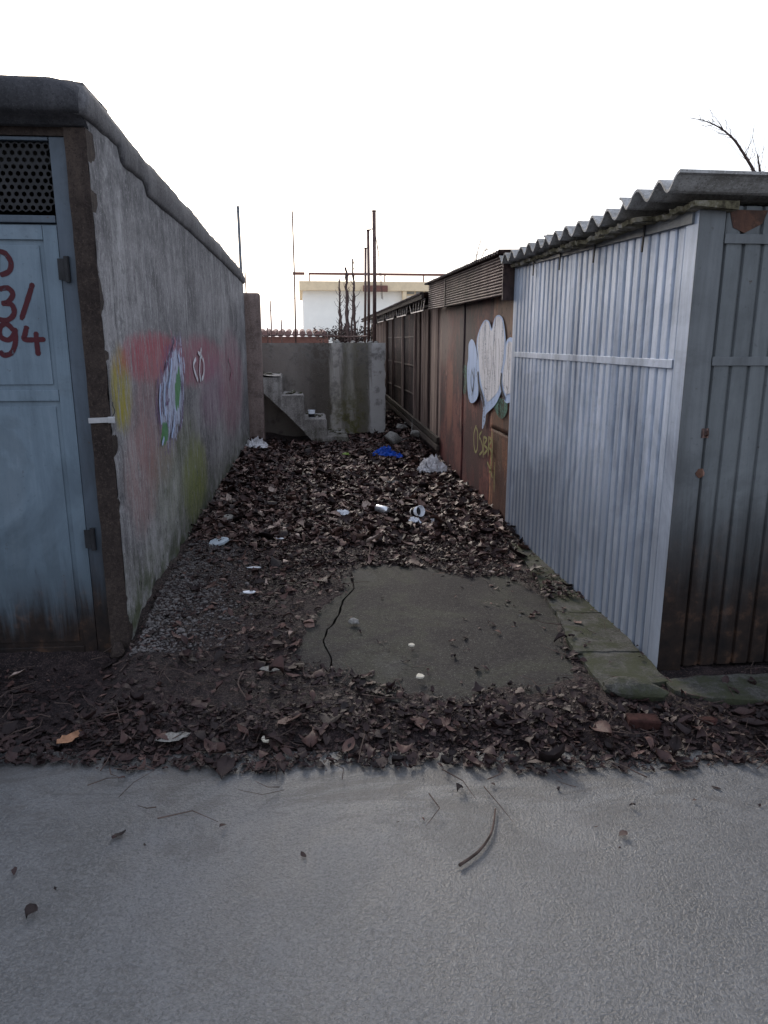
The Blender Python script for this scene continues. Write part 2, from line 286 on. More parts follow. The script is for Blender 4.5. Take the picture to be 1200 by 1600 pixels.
# ---------------------------------------------------------------- mesh helpers
def link(name, me, mt, parent=None):
    o = bpy.data.objects.new(name, me); COL.objects.link(o)
    if mt is not None and not me.materials: me.materials.append(M[mt])
    if parent: o.parent = parent
    return o
class MB:
    def __init__(s): s.v = []; s.f = []
    def add(s, vs, fs):
        k = len(s.v); s.v += [tuple(q) for q in vs]; s.f += [tuple(i+k for i in f) for f in fs]; return s
    def box(s, x0, x1, y0, y1, z0, z1):
        return s.add([(x0,y0,z0),(x1,y0,z0),(x1,y1,z0),(x0,y1,z0),(x0,y0,z1),(x1,y0,z1),(x1,y1,z1),(x0,y1,z1)],
                     [(0,3,2,1),(4,5,6,7),(0,1,5,4),(1,2,6,5),(2,3,7,6),(3,0,4,7)])
    def tube(s, pts, r, n=8, r1=None, cap=True):
        pts = [Vector(p) for p in pts]; k0 = len(s.v); L = len(pts); ref = None
        for i, p in enumerate(pts):
            t = (pts[min(i+1, L-1)]-pts[max(i-1, 0)]).normalized()
            if ref is None: ref = t.orthogonal().normalized()
            ref = (ref - t*ref.dot(t)).normalized(); b = t.cross(ref)
            rr = r if r1 is None else r+(r1-r)*i/max(1, L-1)
            for j in range(n):
                a = 2*math.pi*j/n; s.v.append(tuple(p+ref*math.cos(a)*rr+b*math.sin(a)*rr))
        for i in range(L-1):
            for j in range(n):
                a = k0+i*n+j; b = k0+i*n+(j+1) % n; s.f.append((a, b, b+n, a+n))
        if cap: s.f.append(tuple(k0+j for j in reversed(range(n)))); s.f.append(tuple(k0+(L-1)*n+j for j in range(n)))
        return s
    def bar(s, a, b, w, h):
        a = Vector(a); b = Vector(b); t = (b-a).normalized(); u = Vector((0,0,1)) if abs(t.z) < .9 else Vector((0,1,0))
        sx = t.cross(u).normalized()*w/2; sz = sx.cross(t).normalized()*h/2
        return s.add([a-sx-sz, a+sx-sz, a+sx+sz, a-sx+sz, b-sx-sz, b+sx-sz, b+sx+sz, b-sx+sz],
                     [(0,1,2,3),(7,6,5,4),(0,4,5,1),(1,5,6,2),(2,6,7,3),(3,7,4,0)])
    def prism(s, poly, d):
        """closed outline in 3D pushed along vector d"""
        n = len(poly); d = Vector(d); vs = [Vector(p) for p in poly]; vs += [p+d for p in vs]
        fs = [tuple(reversed(range(n))), tuple(range(n, 2*n))] + [(i, (i+1) % n, n+(i+1) % n, n+i) for i in range(n)]
        return s.add(vs, fs)
    def mesh(s, name, smooth=False):
        me = bpy.data.meshes.new(name); me.from_pydata(s.v, [], s.f); me.update()
        if smooth: me.polygons.foreach_set('use_smooth', [True]*len(me.polygons))
        return me
    def build(s, name, mt, parent=None, bevel=0, smooth=False, jitter=0, fix=True):
        me = s.mesh(name, smooth)
        if bevel or fix or jitter:
            bm = bmesh.new(); bm.from_mesh(me)
            if bevel: bmesh.ops.bevel(bm, geom=bm.edges[:], offset=bevel, segments=2, affect='EDGES', profile=.6)
            if jitter:
                for v in bm.verts: v.co += Vector((random.uniform(-1,1), random.uniform(-1,1), random.uniform(-1,1)))*jitter
            bmesh.ops.recalc_face_normals(bm, faces=bm.faces[:]); bm.to_mesh(me); bm.free()
        return link(name, me, mt, parent)
def empty(name, loc=(0,0,0), rz=0): 
    o = bpy.data.objects.new(name, None); COL.objects.link(o); o.location = loc; o.rotation_euler.z = rz; o.empty_display_size = .1; return o
def tag(o, label, cat, group=None):
    o['label'] = label; o['category'] = cat
    if group: o['group'] = group
    return o
def kind(o, k): o['kind'] = k; return o
def np_mesh(name, verts, faces, mt, attr=None, parent=None, smooth=False):
    me = bpy.data.meshes.new(name); nv = len(verts); nf, k = faces.shape
    me.vertices.add(nv); me.vertices.foreach_set('co', np.ascontiguousarray(verts, dtype=np.float32).ravel())
    me.loops.add(nf*k); me.loops.foreach_set('vertex_index', faces.astype(np.int32).ravel())
    me.polygons.add(nf); me.polygons.foreach_set('loop_start', np.arange(nf, dtype=np.int32)*k)
    me.update(calc_edges=True); me.validate()
    if attr is not None:
        a = me.attributes.new('rnd', 'FLOAT', 'POINT'); a.data.foreach_set('value', attr.astype(np.float32))
    if smooth: me.polygons.foreach_set('use_smooth', [True]*len(me.polygons))
    return link(name, me, mt, parent)
def nz(x, y, z=0., s=1.): return mnoise.noise(Vector((x*s, y*s, z*s)))
def fbm(x, y, z=0., s=1., o=4): return mnoise.fractal(Vector((x*s, y*s, z*s)), .9, 2.1, o)
def smooth01(a, b, x):
    t = min(1, max(0, (x-a)/(b-a))); return t*t*(3-2*t)
def spline(pts, n=6, closed=False):
    pts = [Vector(p) for p in pts]; L = len(pts); out = []
    g = (lambda i: pts[i % L]) if closed else (lambda i: pts[min(max(i, 0), L-1)])
    for i in range(L if closed else L-1):
        a, b, c, d = g(i-1), g(i), g(i+1), g(i+2)
        for k in range(n):
            t = k/n; out.append(.5*((2*b)+(c-a)*t+(2*a-5*b+4*c-d)*t*t+(3*b-a-3*c+d)*t**3))
    if not closed: out.append(pts[-1])
    return out
def sheet_strip(mb, prof, ext, thick_dir, th):
    """profile (list of points) extruded along ext, with a thickness"""
    n = len(prof); P = [Vector(p) for p in prof]; e = Vector(ext); d = Vector(thick_dir)*th
    vs = P + [p+e for p in P] + [p+d for p in P] + [p+e+d for p in P]; fs = []
    for i in range(n-1):
        fs += [(i, i+1, n+i+1, n+i), (2*n+i+1, 2*n+i, 3*n+i, 3*n+i+1), (i+1, i, 2*n+i, 2*n+i+1), (n+i, n+i+1, 3*n+i+1, 3*n+i)]
    fs += [(0, n, 3*n, 2*n), (n-1, 3*n-1, 4*n-1, 2*n-1)]
    return mb.add(vs, fs)
def chunk(mb, c, r, seed):
    """an angular broken piece"""
    rr = random.Random(seed*13+5); bm = bmesh.new()
    for _ in range(16):
        v = Vector((rr.gauss(0,1), rr.gauss(0,1), rr.gauss(0,1))).normalized()*rr.uniform(.75, 1.1); bm.verts.new((v.x*r[0], v.y*r[1], v.z*r[2]))
    h = bmesh.ops.convex_hull(bm, input=bm.verts[:]); bmesh.ops.delete(bm, geom=list(set(e for e in h['geom_interior']+h['geom_unused'] if isinstance(e, bmesh.types.BMVert))), context='VERTS')
    bmesh.ops.bevel(bm, geom=bm.edges[:], offset=min(r)*.1, segments=1, affect='EDGES'); bm.verts.index_update()
    vs = [(c[0]+v.co.x, c[1]+v.co.y, c[2]+v.co.z) for v in bm.verts]; fs = [tuple(v.index for v in f.verts) for f in bm.faces]; bm.free()
    return mb.add(vs, fs)
def lump(mb, c, r, seed, sub=2, rough=.35):
    """an irregular stone or crumpled lump"""
    bm = bmesh.new(); bmesh.ops.create_icosphere(bm, subdivisions=sub, radius=1)
    vs = []
    for v in bm.verts:
        k = 1+rough*mnoise.noise(v.co*1.6+Vector((seed*7.1, seed*3.3, seed)))+rough*.5*mnoise.noise(v.co*4+Vector((seed, 0, 9)))
        p = v.co*k; vs.append((c[0]+p.x*r[0], c[1]+p.y*r[1], c[2]+p.z*r[2]))
    fs = [tuple(v.index for v in f.verts) for f in bm.faces]; bm.free()
    return mb.add(vs, fs)

# ---------------------------------------------------------------- ground
LX0, LANG = -.878, -math.atan2(.178, 6.22)          # the left garage's corner and its slight turn
SLAB = [gz(*p) for p in ((556,893),(600,884),(640,890),(690,893),(720,905),(790,903),(830,925),(862,950),(868,985),(880,1010),(885,1060),(840,1078),(790,1074),(740,1088),(690,1092),(640,1080),(600,1078),(575,1058),(530,1046),(500,1048),(466,1030),(470,1000),(486,985),(500,958),(530,938),(540,912))]
def slab_in(x, y):
    if not (-.25 < x < 1.5 and 2.4 < y < 4.8): return 0.
    inside = False; d = 9.; n = len(SLAB)
    for i in range(n):
        a, b = SLAB[i], SLAB[(i+1) % n]
        if (a.y > y) != (b.y > y) and x < (b.x-a.x)*(y-a.y)/(b.y-a.y)+a.x: inside = not inside
        ex, ey = b.x-a.x, b.y-a.y; t = min(1, max(0, ((x-a.x)*ex+(y-a.y)*ey)/(ex*ex+ey*ey))); d = min(d, math.hypot(x-a.x-ex*t, y-a.y-ey*t))
    s = (d if inside else -d) + .05*fbm(x, y, 7, 5)
    return smooth01(-.03, .05, s)
LA, LB = gz(0, 1200), gz(1200, 1200)
def LANE_Y(x): return LA.y+(LB.y-LA.y)*(x-LA.x)/(LB.x-LA.x)
def soil_h(x, y):
    h = .012 + .016*fbm(x, y, 0, 2.2) + .010*fbm(x, y, 3, 9)
    h += .05*smooth01(5.6, 10, y) + .03*smooth01(4.2, 6.5, y)
    lw = LX0+.0286*(y-3.48)
    h += .07*smooth01(lw+.55, lw, x)*smooth01(3.3, 4.2, y)            # drift against the left wall
    h += .03*smooth01(1.15, 1.6, x)*smooth01(4.4, 5.5, y)
    h += .10*smooth01(9.6, 11.5, y)*smooth01(.9, 1.4, x)
    h -= .13*smooth01(-.8, -1.0, x)*smooth01(3.9, 3.3, y)*smooth01(2.3, 2.9, y)    # hollow before the door
    h -= .05*smooth01(.30, .03, y-LANE_Y(x)+.05*fbm(x, 1, 5, 1.5))              # runs out onto the lane
    f = slab_in(x, y)                                                   # worn away over the concrete slab
    return h*(1-f) - .03*f if f else h
mb = MB(); mb.add([(-300,-300,-.16),(300,-300,-.16),(300,300,-.16),(-300,300,-.16)], [(0,1,2,3)])
kind(mb.build('ground', 'yard', fix=False), 'structure')
xs = np.concatenate([np.linspace(-4.5,-1.3,40,endpoint=False), np.linspace(-1.3,1.95,200,endpoint=False), np.linspace(1.95,4.5,32)])
ys = np.concatenate([np.linspace(1.7,5,205,endpoint=False), np.linspace(5,13.5,190)])
V = np.array([(x, y, soil_h(x, y)) for y in ys for x in xs]); nx = len(xs)
I = np.arange(len(ys)-1)[:,None]*nx+np.arange(nx-1)[None]; F = np.stack([I, I+1, I+1+nx, I+nx], -1).reshape(-1, 4)
kind(np_mesh('soil_path', V, F, 'soil', smooth=True), 'structure')
# the lane the camera stands on: one gently uneven paved sheet
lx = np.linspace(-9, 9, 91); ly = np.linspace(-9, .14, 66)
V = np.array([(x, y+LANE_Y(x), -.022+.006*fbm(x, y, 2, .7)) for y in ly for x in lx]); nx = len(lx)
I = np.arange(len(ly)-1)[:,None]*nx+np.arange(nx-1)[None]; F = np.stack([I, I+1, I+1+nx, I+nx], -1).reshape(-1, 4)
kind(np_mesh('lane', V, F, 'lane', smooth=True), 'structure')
# worn concrete slab left bare among the leaves, cracked across its left corner
slab_px = [(560,893),(640,887),(720,897),(790,905),(850,935),(868,985),(885,1040),(880,1082),(790,1080),(700,1092),(640,1082),(575,1062),(520,1040),(470,1030),(478,985),(520,940),(545,915)]
def plate(name, px, z, th, mt, cut=None, jag=.008, parent=None):
    q = [gz(a, b, z) for a, b in px]; pts = []
    for i in range(len(q)):
        a, b = q[i], q[(i+1) % len(q)]; k = max(1, int((b-a).length/.03)); pts += [a.lerp(b, t/k) for t in range(k)]
    pts = [p+Vector((fbm(p.x,p.y,1,8), fbm(p.x,p.y,5,8), 0))*jag for p in pts]
    mb = MB().prism([p-Vector((0,0,th)) for p in pts], (0,0,th)); return mb.build(name, mt, parent)
big = [(548,880),(640,872),(720,884),(800,890),(850,920),(885,985),(905,1040),(900,1095),(790,1098),(700,1108),(640,1100),(575,1085),(522,1062),(518.5,1030),(506.5,1000),(513.5,984),(531,963),(536.5,940),(554,920)]
small = [(540,878),(552,920),(534,938),(528,962),(511,983),(504,1000),(516,1032),(512,1064),(450,1050),(452,985),(500,935),(525,905)]
cs = empty('concrete_slab', gz(680,990)); kind(cs, 'structure')
for nm, px, z in (('slab_piece', big, .008), ('slab_piece', small, .004)):
    o = plate(nm, px, z, .09, 'slab'); o.parent = cs; o.matrix_parent_inverse = Matrix.Translation(-cs.location)

# ---------------------------------------------------------------- the concrete garage on the left
ga = empty('concrete_garage', (LX0, 3.48, 0), LANG)
tag(ga, 'grey concrete garage with blue-grey metal door and faded graffiti on its side wall', 'garage')
GM = Matrix.Translation((LX0, 3.48, 0)) @ Matrix.Rotation(LANG, 4, 'Z'); GI = GM.inverted()
def wl(px, py):      # pixel on the side wall -> garage coordinates
    return GI @ hit(px, py, GM @ Vector((0,0,0)), GM.to_3x3() @ Vector((1,0,0)))
def fl(px, py, dy=0):  # pixel on the front
    return GI @ hit(px, py, GM @ Vector((0,dy,0)), GM.to_3x3() @ Vector((0,1,0)))
WL = 6.22
def walltop(y): return 2.44-.2*y/WL
# coping's broken lower edge, read off the wall
ce = [wl(*p) for p in ((139,190),(165,212),(184,230),(190,258),(225,284),(230,306),(262,333),(300,366),(345,408),(384,446))]
cey = [0]+[max(.01, p.y) for p in ce[1:]]; cez = [p.z for p in ce]; cey[-1] = WL
for i in range(1, len(cey)): cey[i] = max(cey[i], cey[i-1]+.01)
def cop_low(y): return float(np.interp(y, cey, cez)) + .008*nz(y, 0, 0, 7)
ny, nzz = 150, 52; vs = []; fs = []
for i in range(ny+1):
    y = WL*i/ny
    for k in range(nzz+1):
        z = -.16+(walltop(y)+.16)*k/nzz
        e = .004*fbm(y, z, 0, 2) + .0025*fbm(y, z, 4, 10)
        chip = smooth01(.10, .0, y)*max(0, fbm(z, 1.7, 0, 9))*.05
        e -= chip*.5
        if z < .22: e -= max(0, fbm(y, z, 9, 7)-.05)*.05*smooth01(.22, .05, z)
        vs.append((e-.004, y+chip*.5, z))
for i in range(ny):
    for k in range(nzz):
        a = i*(nzz+1)+k; fs.append((a, a+nzz+1, a+nzz+2, a+1))
b0 = len(vs)
mbw = MB(); mbw.add(vs, fs)
mbw.box(-.095, -.02, .03, WL-.01, -.16, 2.2)
side = mbw.build('side_wall', 'wall', ga, smooth=True, fix=False)
MB().box(-3.2, -3.0, .02, WL-.01, -.16, 2.28).build('far_side_wall', 'wall', ga)
MB().box(-2.995, -.205, WL-.2, WL-.012, -.16, 2.1).build('rear_wall', 'wall', ga)
# coping: a rounded, wavy bituminous edge round the flat roof
vs = []; fs = []; N = 140; prof_n = 9
for i in range(N+1):
    y = -.06+(WL+.12)*i/N; yc = min(max(y, 0), WL)
    top = 2.515-.19*yc/WL + .022*fbm(y, 0, 0, 1.3)+.010*nz(y, 3, 0, 5); lo = cop_low(yc)
    if y < 0: top -= .05*(y/.06)**2; lo = cop_low(0)
    if y > WL-.25: top -= .10*((y-WL+.25)/.37)**2
    w = .014+.004*nz(y, 8, 0, 4)
    r = .055
    pr = [(-.3, lo+.03), (-.001, lo), (w, lo+.02), (w+.004, (lo+top)/2), (w-.002, top-r), (w-.02, top-.02), (w-.06, top-.002), (w-.16, top+.004), (-.5, top-.01)]
    vs += [(a+.003*nz(y*9, a*20, b*20), y, b+.003*nz(y*9, b*30, 4)) for a, b in pr]
for i in range(N):
    for k in range(prof_n-1):
        a = i*prof_n+k; fs.append((a, a+1, a+prof_n+1, a+prof_n))
fs.append(tuple(range(prof_n-1, -1, -1))); fs.append(tuple(N*prof_n+k for k in range(prof_n)))
cop = MB().add(vs, fs).build('coping', 'coping', ga, smooth=True)
# front edge of the roof: same rounded section running across the front
vs = []; fs = []; N = 60
for i in range(N+1):
    x = -3.25+3.24*i/N; t = 2.513+.008*fbm(x, 2, 0, 3); dy = .006*fbm(x, 0, 0, 5)
    drop = .05*smooth01(-.12, 0, x)**2
    pr = [(.25, 2.34), (-.02, 2.335), (-.03, 2.365), (-.075+dy, 2.372), (-.085+dy, 2.39), (-.088+dy, t-.07), (-.078+dy, t-.03-drop), (-.05, t-.006-drop), (.03, t), (.4, t-.004)]
    vs += [(x, a, b) for a, b in pr]
k0 = 10
for i in range(N):
    for k in range(k0-1):
        a = i*k0+k; fs.append((a, a+k0, a+k0+1, a+1))
fs.append(tuple(range(k0))); fs.append(tuple(N*k0+k for k in range(k0-1, -1, -1)))
MB().add(vs, fs).build('front_coping', 'coping_front_shade', ga, smooth=True)
MB().box(-3.19, -.03, .205, WL-.05, 2.22, 2.32).build('roof_slab', 'interior', ga)
MB().box(-3.19, -.03, .08, .2, 2.365, 2.42).build('roof_slab', 'interior', ga)
# dark stained jamb beside the door, lintel
jw = .098
vs = []; fs = []; n = 60
for i in range(n+1):
    z = -.16+2.49*i/n; a = .006*fbm(z, 0, 0, 6); b = .012*max(0, fbm(z, 5, 0, 8))
    vs += [(-jw, .16, z), (-jw+.004*nz(z,1,1,8), -.004+a*.5, z), (-.006-b, -.006+a*.6, z), (-.006-b, .16, z)]
for i in range(n):
    for k in range(3): a = i*4+k; fs.append((a, a+1, a+5, a+4))
MB().add(vs, fs).build('door_jamb', 'jamb', ga, smooth=False)
MB().box(-3.0, -jw, .02, .2, 2.302, 2.36).build('lintel', 'jamb', ga)
# steel frame
fr = MB(); fr.box(-jw-.075, -jw-.002, .028, .075, -.15, 2.3); fr.box(-3.0, -jw-.08, .03, .075, 2.285, 2.3); fr.box(-3.0, -jw-.08, .03, .08, 1.955, 1.985)
fr.build('door_frame', 'blueframe', ga, bevel=.003)
# perforated vent panel above the door: real holes
px0, px1, pz0, pz1 = -1.35, -.178, 1.987, 2.283; P = .0318; vp = MB(); R6 = P/math.sqrt(3)
rows = int((pz1-pz0)/(P*.866)); cols = int((px1-px0)/P)
for r in range(rows):
    for c in range(cols):
        cx = px1-(c+.5+.5*(r % 2))*P; cz = pz1-(r+.6)*P*.866
        if cx < px0+P/2 or cz < pz0+P/2: continue
        o6 = [(cx+R6*math.cos(math.radians(30+60*k)), .05, cz+R6*math.sin(math.radians(30+60*k))) for k in range(6)]
        i6 = [(cx+.0108*math.cos(math.radians(30+60*k)), .05, cz+.0108*math.sin(math.radians(30+60*k))) for k in range(6)]
        b6 = [(a, .054, q) for a, _, q in i6]
        vp.add(o6+i6+b6, [(k, (k+1) % 6, 6+(k+1) % 6, 6+k) for k in range(6)]+[(6+k, 6+(k+1) % 6, 12+(k+1) % 6, 12+k) for k in range(6)])
vp.box(px0-.02, px0+.01, .048, .056, pz0, pz1)
vp.build('vent_panel', 'blackmetal', ga, fix=False)
MB().box(-3.0, px0-.02, .05, .056, pz0, pz1).build('vent_blank', 'blackmetal', ga)
# door leaf with raised angle rails
dl = empty('door'); dl.parent = ga; dl.location = (-.178, .05, -.13)
dt = MB(); dt.box(-1.18, 0, 0, .012, 0, 2.08); dt.build('door_skin', 'bluedoor', dl)
def rail(name, x0, x1, z0, z1, y0=-.012, y1=-.0005): MB().box(x0, x1, y0, y1, z0, z1).build(name, 'bluedoor', dl, bevel=.0025)
rail('stile', -.062, 0, .02, 2.075); rail('stile', -1.18, -1.12, .02, 2.075)
rail('rail', -1.118, -.064, 2.015, 2.075); rail('rail', -1.118, -.064, 1.31, 1.36); rail('rail', -1.118, -.064, .02, .09)
MB().box(-1.10, -.085, -.007, -.0006, 1.385, 1.992).build('upper_panel', 'bluedoor', dl, bevel=.002)
MB().box(-1.10, -.085, -.006, -.0006, .115, 1.285).build('lower_panel', 'bluedoor', dl, bevel=.002)
d2 = MB(); d2.box(-2.36, -1.19, 0, .012, 0, 2.08); d2.build('second_leaf', 'bluedoor', dl)
for z in (1.76, .52):
    h = MB(); h.tube([(-jw-.045, .018, z-.055), (-jw-.045, .018, z+.055)], .012, 10); h.box(-jw-.085, -jw-.05, .018, .026, z-.045, z+.045); h.build('hinge', 'blackmetal', ga)
# flat iron strap with a wired clasp nailed across the jamb
st = MB(); st.bar((-jw-.005, -.012, 1.093), (.006, -.016, 1.097), .004, .024); st.build('strap', 'greymetal', ga)
cl = MB(); cl.box(-.012, .02, -.03, -.02, 1.082, 1.112); cl.build('clasp', 'greymetal', ga, bevel=.003)
MB().tube(spline([(.008,-.02,1.112), (.018,-.012,1.135), (.008,.0,1.16), (.004,.02,1.175)], 5), .0022, 5).build('wire', 'blackmetal', ga)

DEC = [0]
def ribbon(mb, pts, w, nrm, taper=False):
    """flat brush stroke lying on a wall"""
    pts = spline(pts, 5); nrm = Vector(nrm); L = len(pts); k = len(mb.v); vs = []
    for i, p in enumerate(pts):
        t = (pts[min(i+1, L-1)]-pts[max(i-1, 0)])
        if t.length < 1e-6: t = Vector((0,0,1))
        s = t.normalized().cross(nrm).normalized()
        ww = w*(.5 if i in (0, L-1) else 1)*(1+.18*nz(i*.7, k*.1, 0)); vs += [p-s*ww/2, p+s*ww/2]
    mb.add(vs, [(2*i, 2*i+1, 2*i+3, 2*i+2) for i in range(L-1)])
# painted numbers on the upper panel
strokes = {'letter_d': [[(-4,392),(8,396),(17,410),(14,424),(0,430)], [(-4,393),(-5,428)]],
           'digit_three': [[(-2,452),(12,450),(20,460),(12,472),(2,474)], [(2,474),(18,476),(22,490),(12,500),(-2,499)]],
           'slash': [[(51,442),(44,466),(33,500)]],
           'digit_nine': [[(22,517),(10,506),(0,512),(1,526),(14,531),(24,519)], [(23,512),(24,535),(18,551),(6,555),(0,548)]],
           'digit_four': [[(42,509),(39,522),(38,530),(52,531),(71,530)], [(56,518),(58,540),(60,556)]]}
for j, (nm, ss) in enumerate(strokes.items()):
    mb = MB()
    for i, s_ in enumerate(ss):
        y = .05-.0072-.0012-.0005*i
        q = [fl(a, b, y) for a, b in s_]; ribbon(mb, [(p.x+.178, y-.05, p.z+.13) for p in q], .023, (0,-1,0))
    mb.build(nm, 'p_red', dl, fix=False)
def decal(name, px, mt, proj, nrm, off, parent, closed=True, jag=0.004):
    pts = spline([proj(a, b) for a, b in px], 5, True); n = Vector(nrm)
    pts = [p+n*off for p in pts]
    bm = bmesh.new(); vv = [bm.verts.new(p) for p in pts]; f = bm.faces.new(vv); bm.normal_update()
    if f.normal.dot(n) < 0: f.normal_flip()
    me = bpy.data.meshes.new(name); bmesh.ops.triangulate(bm, faces=bm.faces[:]); bm.to_mesh(me); bm.free()
    return link(name, me, mt, parent)
def wpx(l): return [(a/3, 450+b/3) for a, b in l]
mb = MB()
for s_ in ([(915,330),(903,360),(912,400),(925,435)], [(940,280),(935,330),(932,390),(938,440)], [(925,300),(950,340),(952,400),(942,430)]):
    ribbon(mb, [wl(*q)+Vector((.0065,0,0)) for q in wpx(s_)], .035, (1,0,0))
mb.build('paint_patch', 'p_white', ga, fix=False)
for mt_, w_, ss in (('p_blue', .03, ([(770,440),(765,520),(772,600)], [(748,450),(744,540),(753,640)], [(815,560),(812,640),(800,700)], [(800,330),(796,400),(786,470)], [(832,310),(838,350)], [(790,580),(788,650)], [(755,735),(765,700)])),
                    ('p_purple', .022, ([(735,425),(727,520),(742,620),(752,690)], [(848,400),(853,500),(850,600),(837,670)], [(808,280),(788,330),(770,385)], [(780,470),(776,545),(790,520)])),
                    ('p_pink', .04, ([(812,235),(818,262),(808,285)], [(795,190),(800,230)], [(1070,330),(1085,380),(1075,430)]))):
    for s_ in ss:
        mb = MB(); ribbon(mb, [wl(*q)+Vector((.0068,0,0)) for q in wpx(s_)], w_, (1,0,0)); mb.build('paint_stroke', mt_, ga, fix=False)
# narrow concrete pier that ends the garage
pr = MB(); a, b = gy(385,560,9.72).x, gy(409,560,9.72).x
vs = []
pp = MB().box(a-.16, b, 9.72, 9.95, -.1, 2.05)
po = pp.build('concrete_pier', 'pillar', bevel=.03)
bp = bpy.data.meshes
tag(po, 'narrow reddish-brown concrete pier standing at the end of the graffitied garage wall', 'pillar')

# ---------------------------------------------------------------- raised yard, platform and stairs at the end
PZ = 1.425; BY = 10.7
mb = MB()
mb.box(-60, -.95, BY+.05, 90, -.16, PZ-.05); mb.box(-.95, 1.10, 12.9, 90, -.16, PZ-.06); mb.box(1.10, 60, 20, 90, -.16, PZ-.055)
kind(mb.build('raised_yard', 'bounceyard'), 'structure')
bx0, bx1 = -.94, gy(603,560,BY).x
vs = []; fs = []; nx, nk = 70, 44
for i in range(nx+1):
    x = bx0+(bx1-bx0)*i/nx
    for k in range(nk+1):
        lo = -.05+ (.10*smooth01(.9, 1.0, x))                      # undercut at the broken foot
        z = lo+(PZ-lo)*k/nk; e = .006*fbm(x, z, 0, 2.5)+.004*fbm(x, z, 3, 12)
        e += .03*smooth01(PZ-.04, PZ, z)*max(0, fbm(x, 2, 7, 6)) + .02*smooth01(bx1-.05, bx1, x)*abs(fbm(z, 3, 1, 5))
        xx = x-(.03*abs(fbm(z, 9, 1, 4)) if i == nx else 0)
        vs.append((xx, BY+e, z))
for i in range(nx):
    for k in range(nk): a = i*(nk+1)+k; fs.append((a, a+nk+1, a+nk+2, a+1))
pm = MB().add(vs, fs); pm.box(bx0, bx1-.012, BY+.02, 12.88, -.05, PZ-.015)
plat = pm.build('concrete_platform', 'block', smooth=True, fix=False)
tag(plat, 'streaked grey concrete platform behind the broken stairs with fence posts on top', 'platform')
sp = [(410,585),(440,587),(475,618),(511,655),(546,682)]; SY = 9.86
xz = [gy(a, b, SY) for a, b in sp]
ex = [(-1.0, 1.42), (-.78, 1.25)]
tops = [(-.55-.02, None)]
X = [-.80, xz[1].x, xz[2].x, xz[3].x, xz[4].x]; Z = [xz[1].z, xz[2].z, xz[3].z, xz[4].z]
s0, s1 = gy(410,612,SY), gy(506,704,SY)
def soff(x): return max(-.08, s0.z+(s1.z-s0.z)*(x-s0.x)/(s1.x-s0.x))
sr = empty('concrete_stairs', (.1, SY, 0)); tag(sr, 'crumbling concrete staircase with hollow underside leading up beside the platform', 'stairs')
for i in range(4):
    a, b, z = X[i], X[i+1], Z[i]; n = 8; vs = []
    front = [(a, soff(a)), (b, soff(b) if i < 3 else -.08), (b-.004, z-.03), (b-.022, z), (a, z+.004)]
    pr = MB(); ys_ = np.linspace(SY, BY-.005, 9)  # rows across the tread
    for y in ys_:
        for (x, zz) in front:
            j = .03*nz(x*9+i, y*11, zz*9); vs.append((x-.1+j*.6, y-SY, zz+.5*j))
    fs = []
    for r in range(8):
        for k in range(5): p = r*5+k; q = r*5+(k+1) % 5; fs.append((p, q, q+5, p+5))
    fs += [(4,3,2,1,0), tuple(40+k for k in range(5))]
    pr.add(vs, fs).build('step', 'stair', sr, bevel=0)
lowp = MB(); lump(lowp, (gz(570,703,.06).x-.1, .35, .02), (.17,.3,.05), 3, 3, .4); lowp.build('step', 'stair', sr)

# ---------------------------------------------------------------- corrugated shed on the right
RX, RY0, RY1 = 1.58, 2.85, 5.335
sh = empty('metal_shed', (RX, RY0, 0)); tag(sh, 'pale galvanised corrugated metal shed with wavy fibre-cement roof', 'shed')
def corr(n, p, d, u0=0.):
    out = []
    for i in range(n):
        out += [((i+0.)*p, 0), ((i+.08)*p, 0), ((i+.15)*p, d*.85), ((i+.25)*p, d), ((i+.83)*p, d), ((i+.93)*p, d*.85)]
    out.append((n*p, 0)); return out
P, D = .0795, .024
for k in range(4):
    n = (8, 8, 8, 6)[k]; y0 = .085+sum((8, 8, 8, 6)[:k])*P; top = 1.925+.012*k+.04*y0/2.4
    pf = [(-d-.003*(k % 2)-.006*smooth01(n*P-.1, n*P, y)+.0025*nz(y*4, k), y0+y+(-.01 if k and not y else 0), .022+.012*nz(y*3, k, 2)) for y, d in corr(n, P, D)]
    sheet_strip(MB(), pf, (0, 0, top-.03), (1,0,0), .0016).build('wall_sheet', 'sheet', sh, fix=False) if False else None
    mb = MB(); sheet_strip(mb, pf, (0, 0, top-.03), (1,0,0), .0016); mb.build('wall_sheet', 'sheet', sh, fix=False)
MB().box(-.032, -.0265, .1, RY1-RY0-.01, 1.338, 1.374).build('strap', 'sheet', sh, bevel=.0015)
cp = MB(); cp.box(-.032, -.0275, -.012, .082, .0, 1.945); cp.build('corner_angle', 'sheet', sh, bevel=.001)
cp = MB(); cp.box(-.0325, .075, -.0165, -.0128, .0, 1.945); cp.build('corner_post', 'post', sh, bevel=.001)
MB().box(-.033, -.0265, RY1-RY0-.03, RY1-RY0, .05, 1.99).build('end_trim', 'sheet', sh)
MB().bar((-.036, .02, 1.925), (-.036, RY1-RY0-.01, 1.985), .014, .05).build('eave_board', 'post', sh)
for y in (.42, .98, 1.5, 2.0):
    MB().bar((-.047, y, 1.95+.02*y), (-.047, y+.012, 1.83+.02*y), .006, .012).build('hook_strap', 'blackmetal', sh)
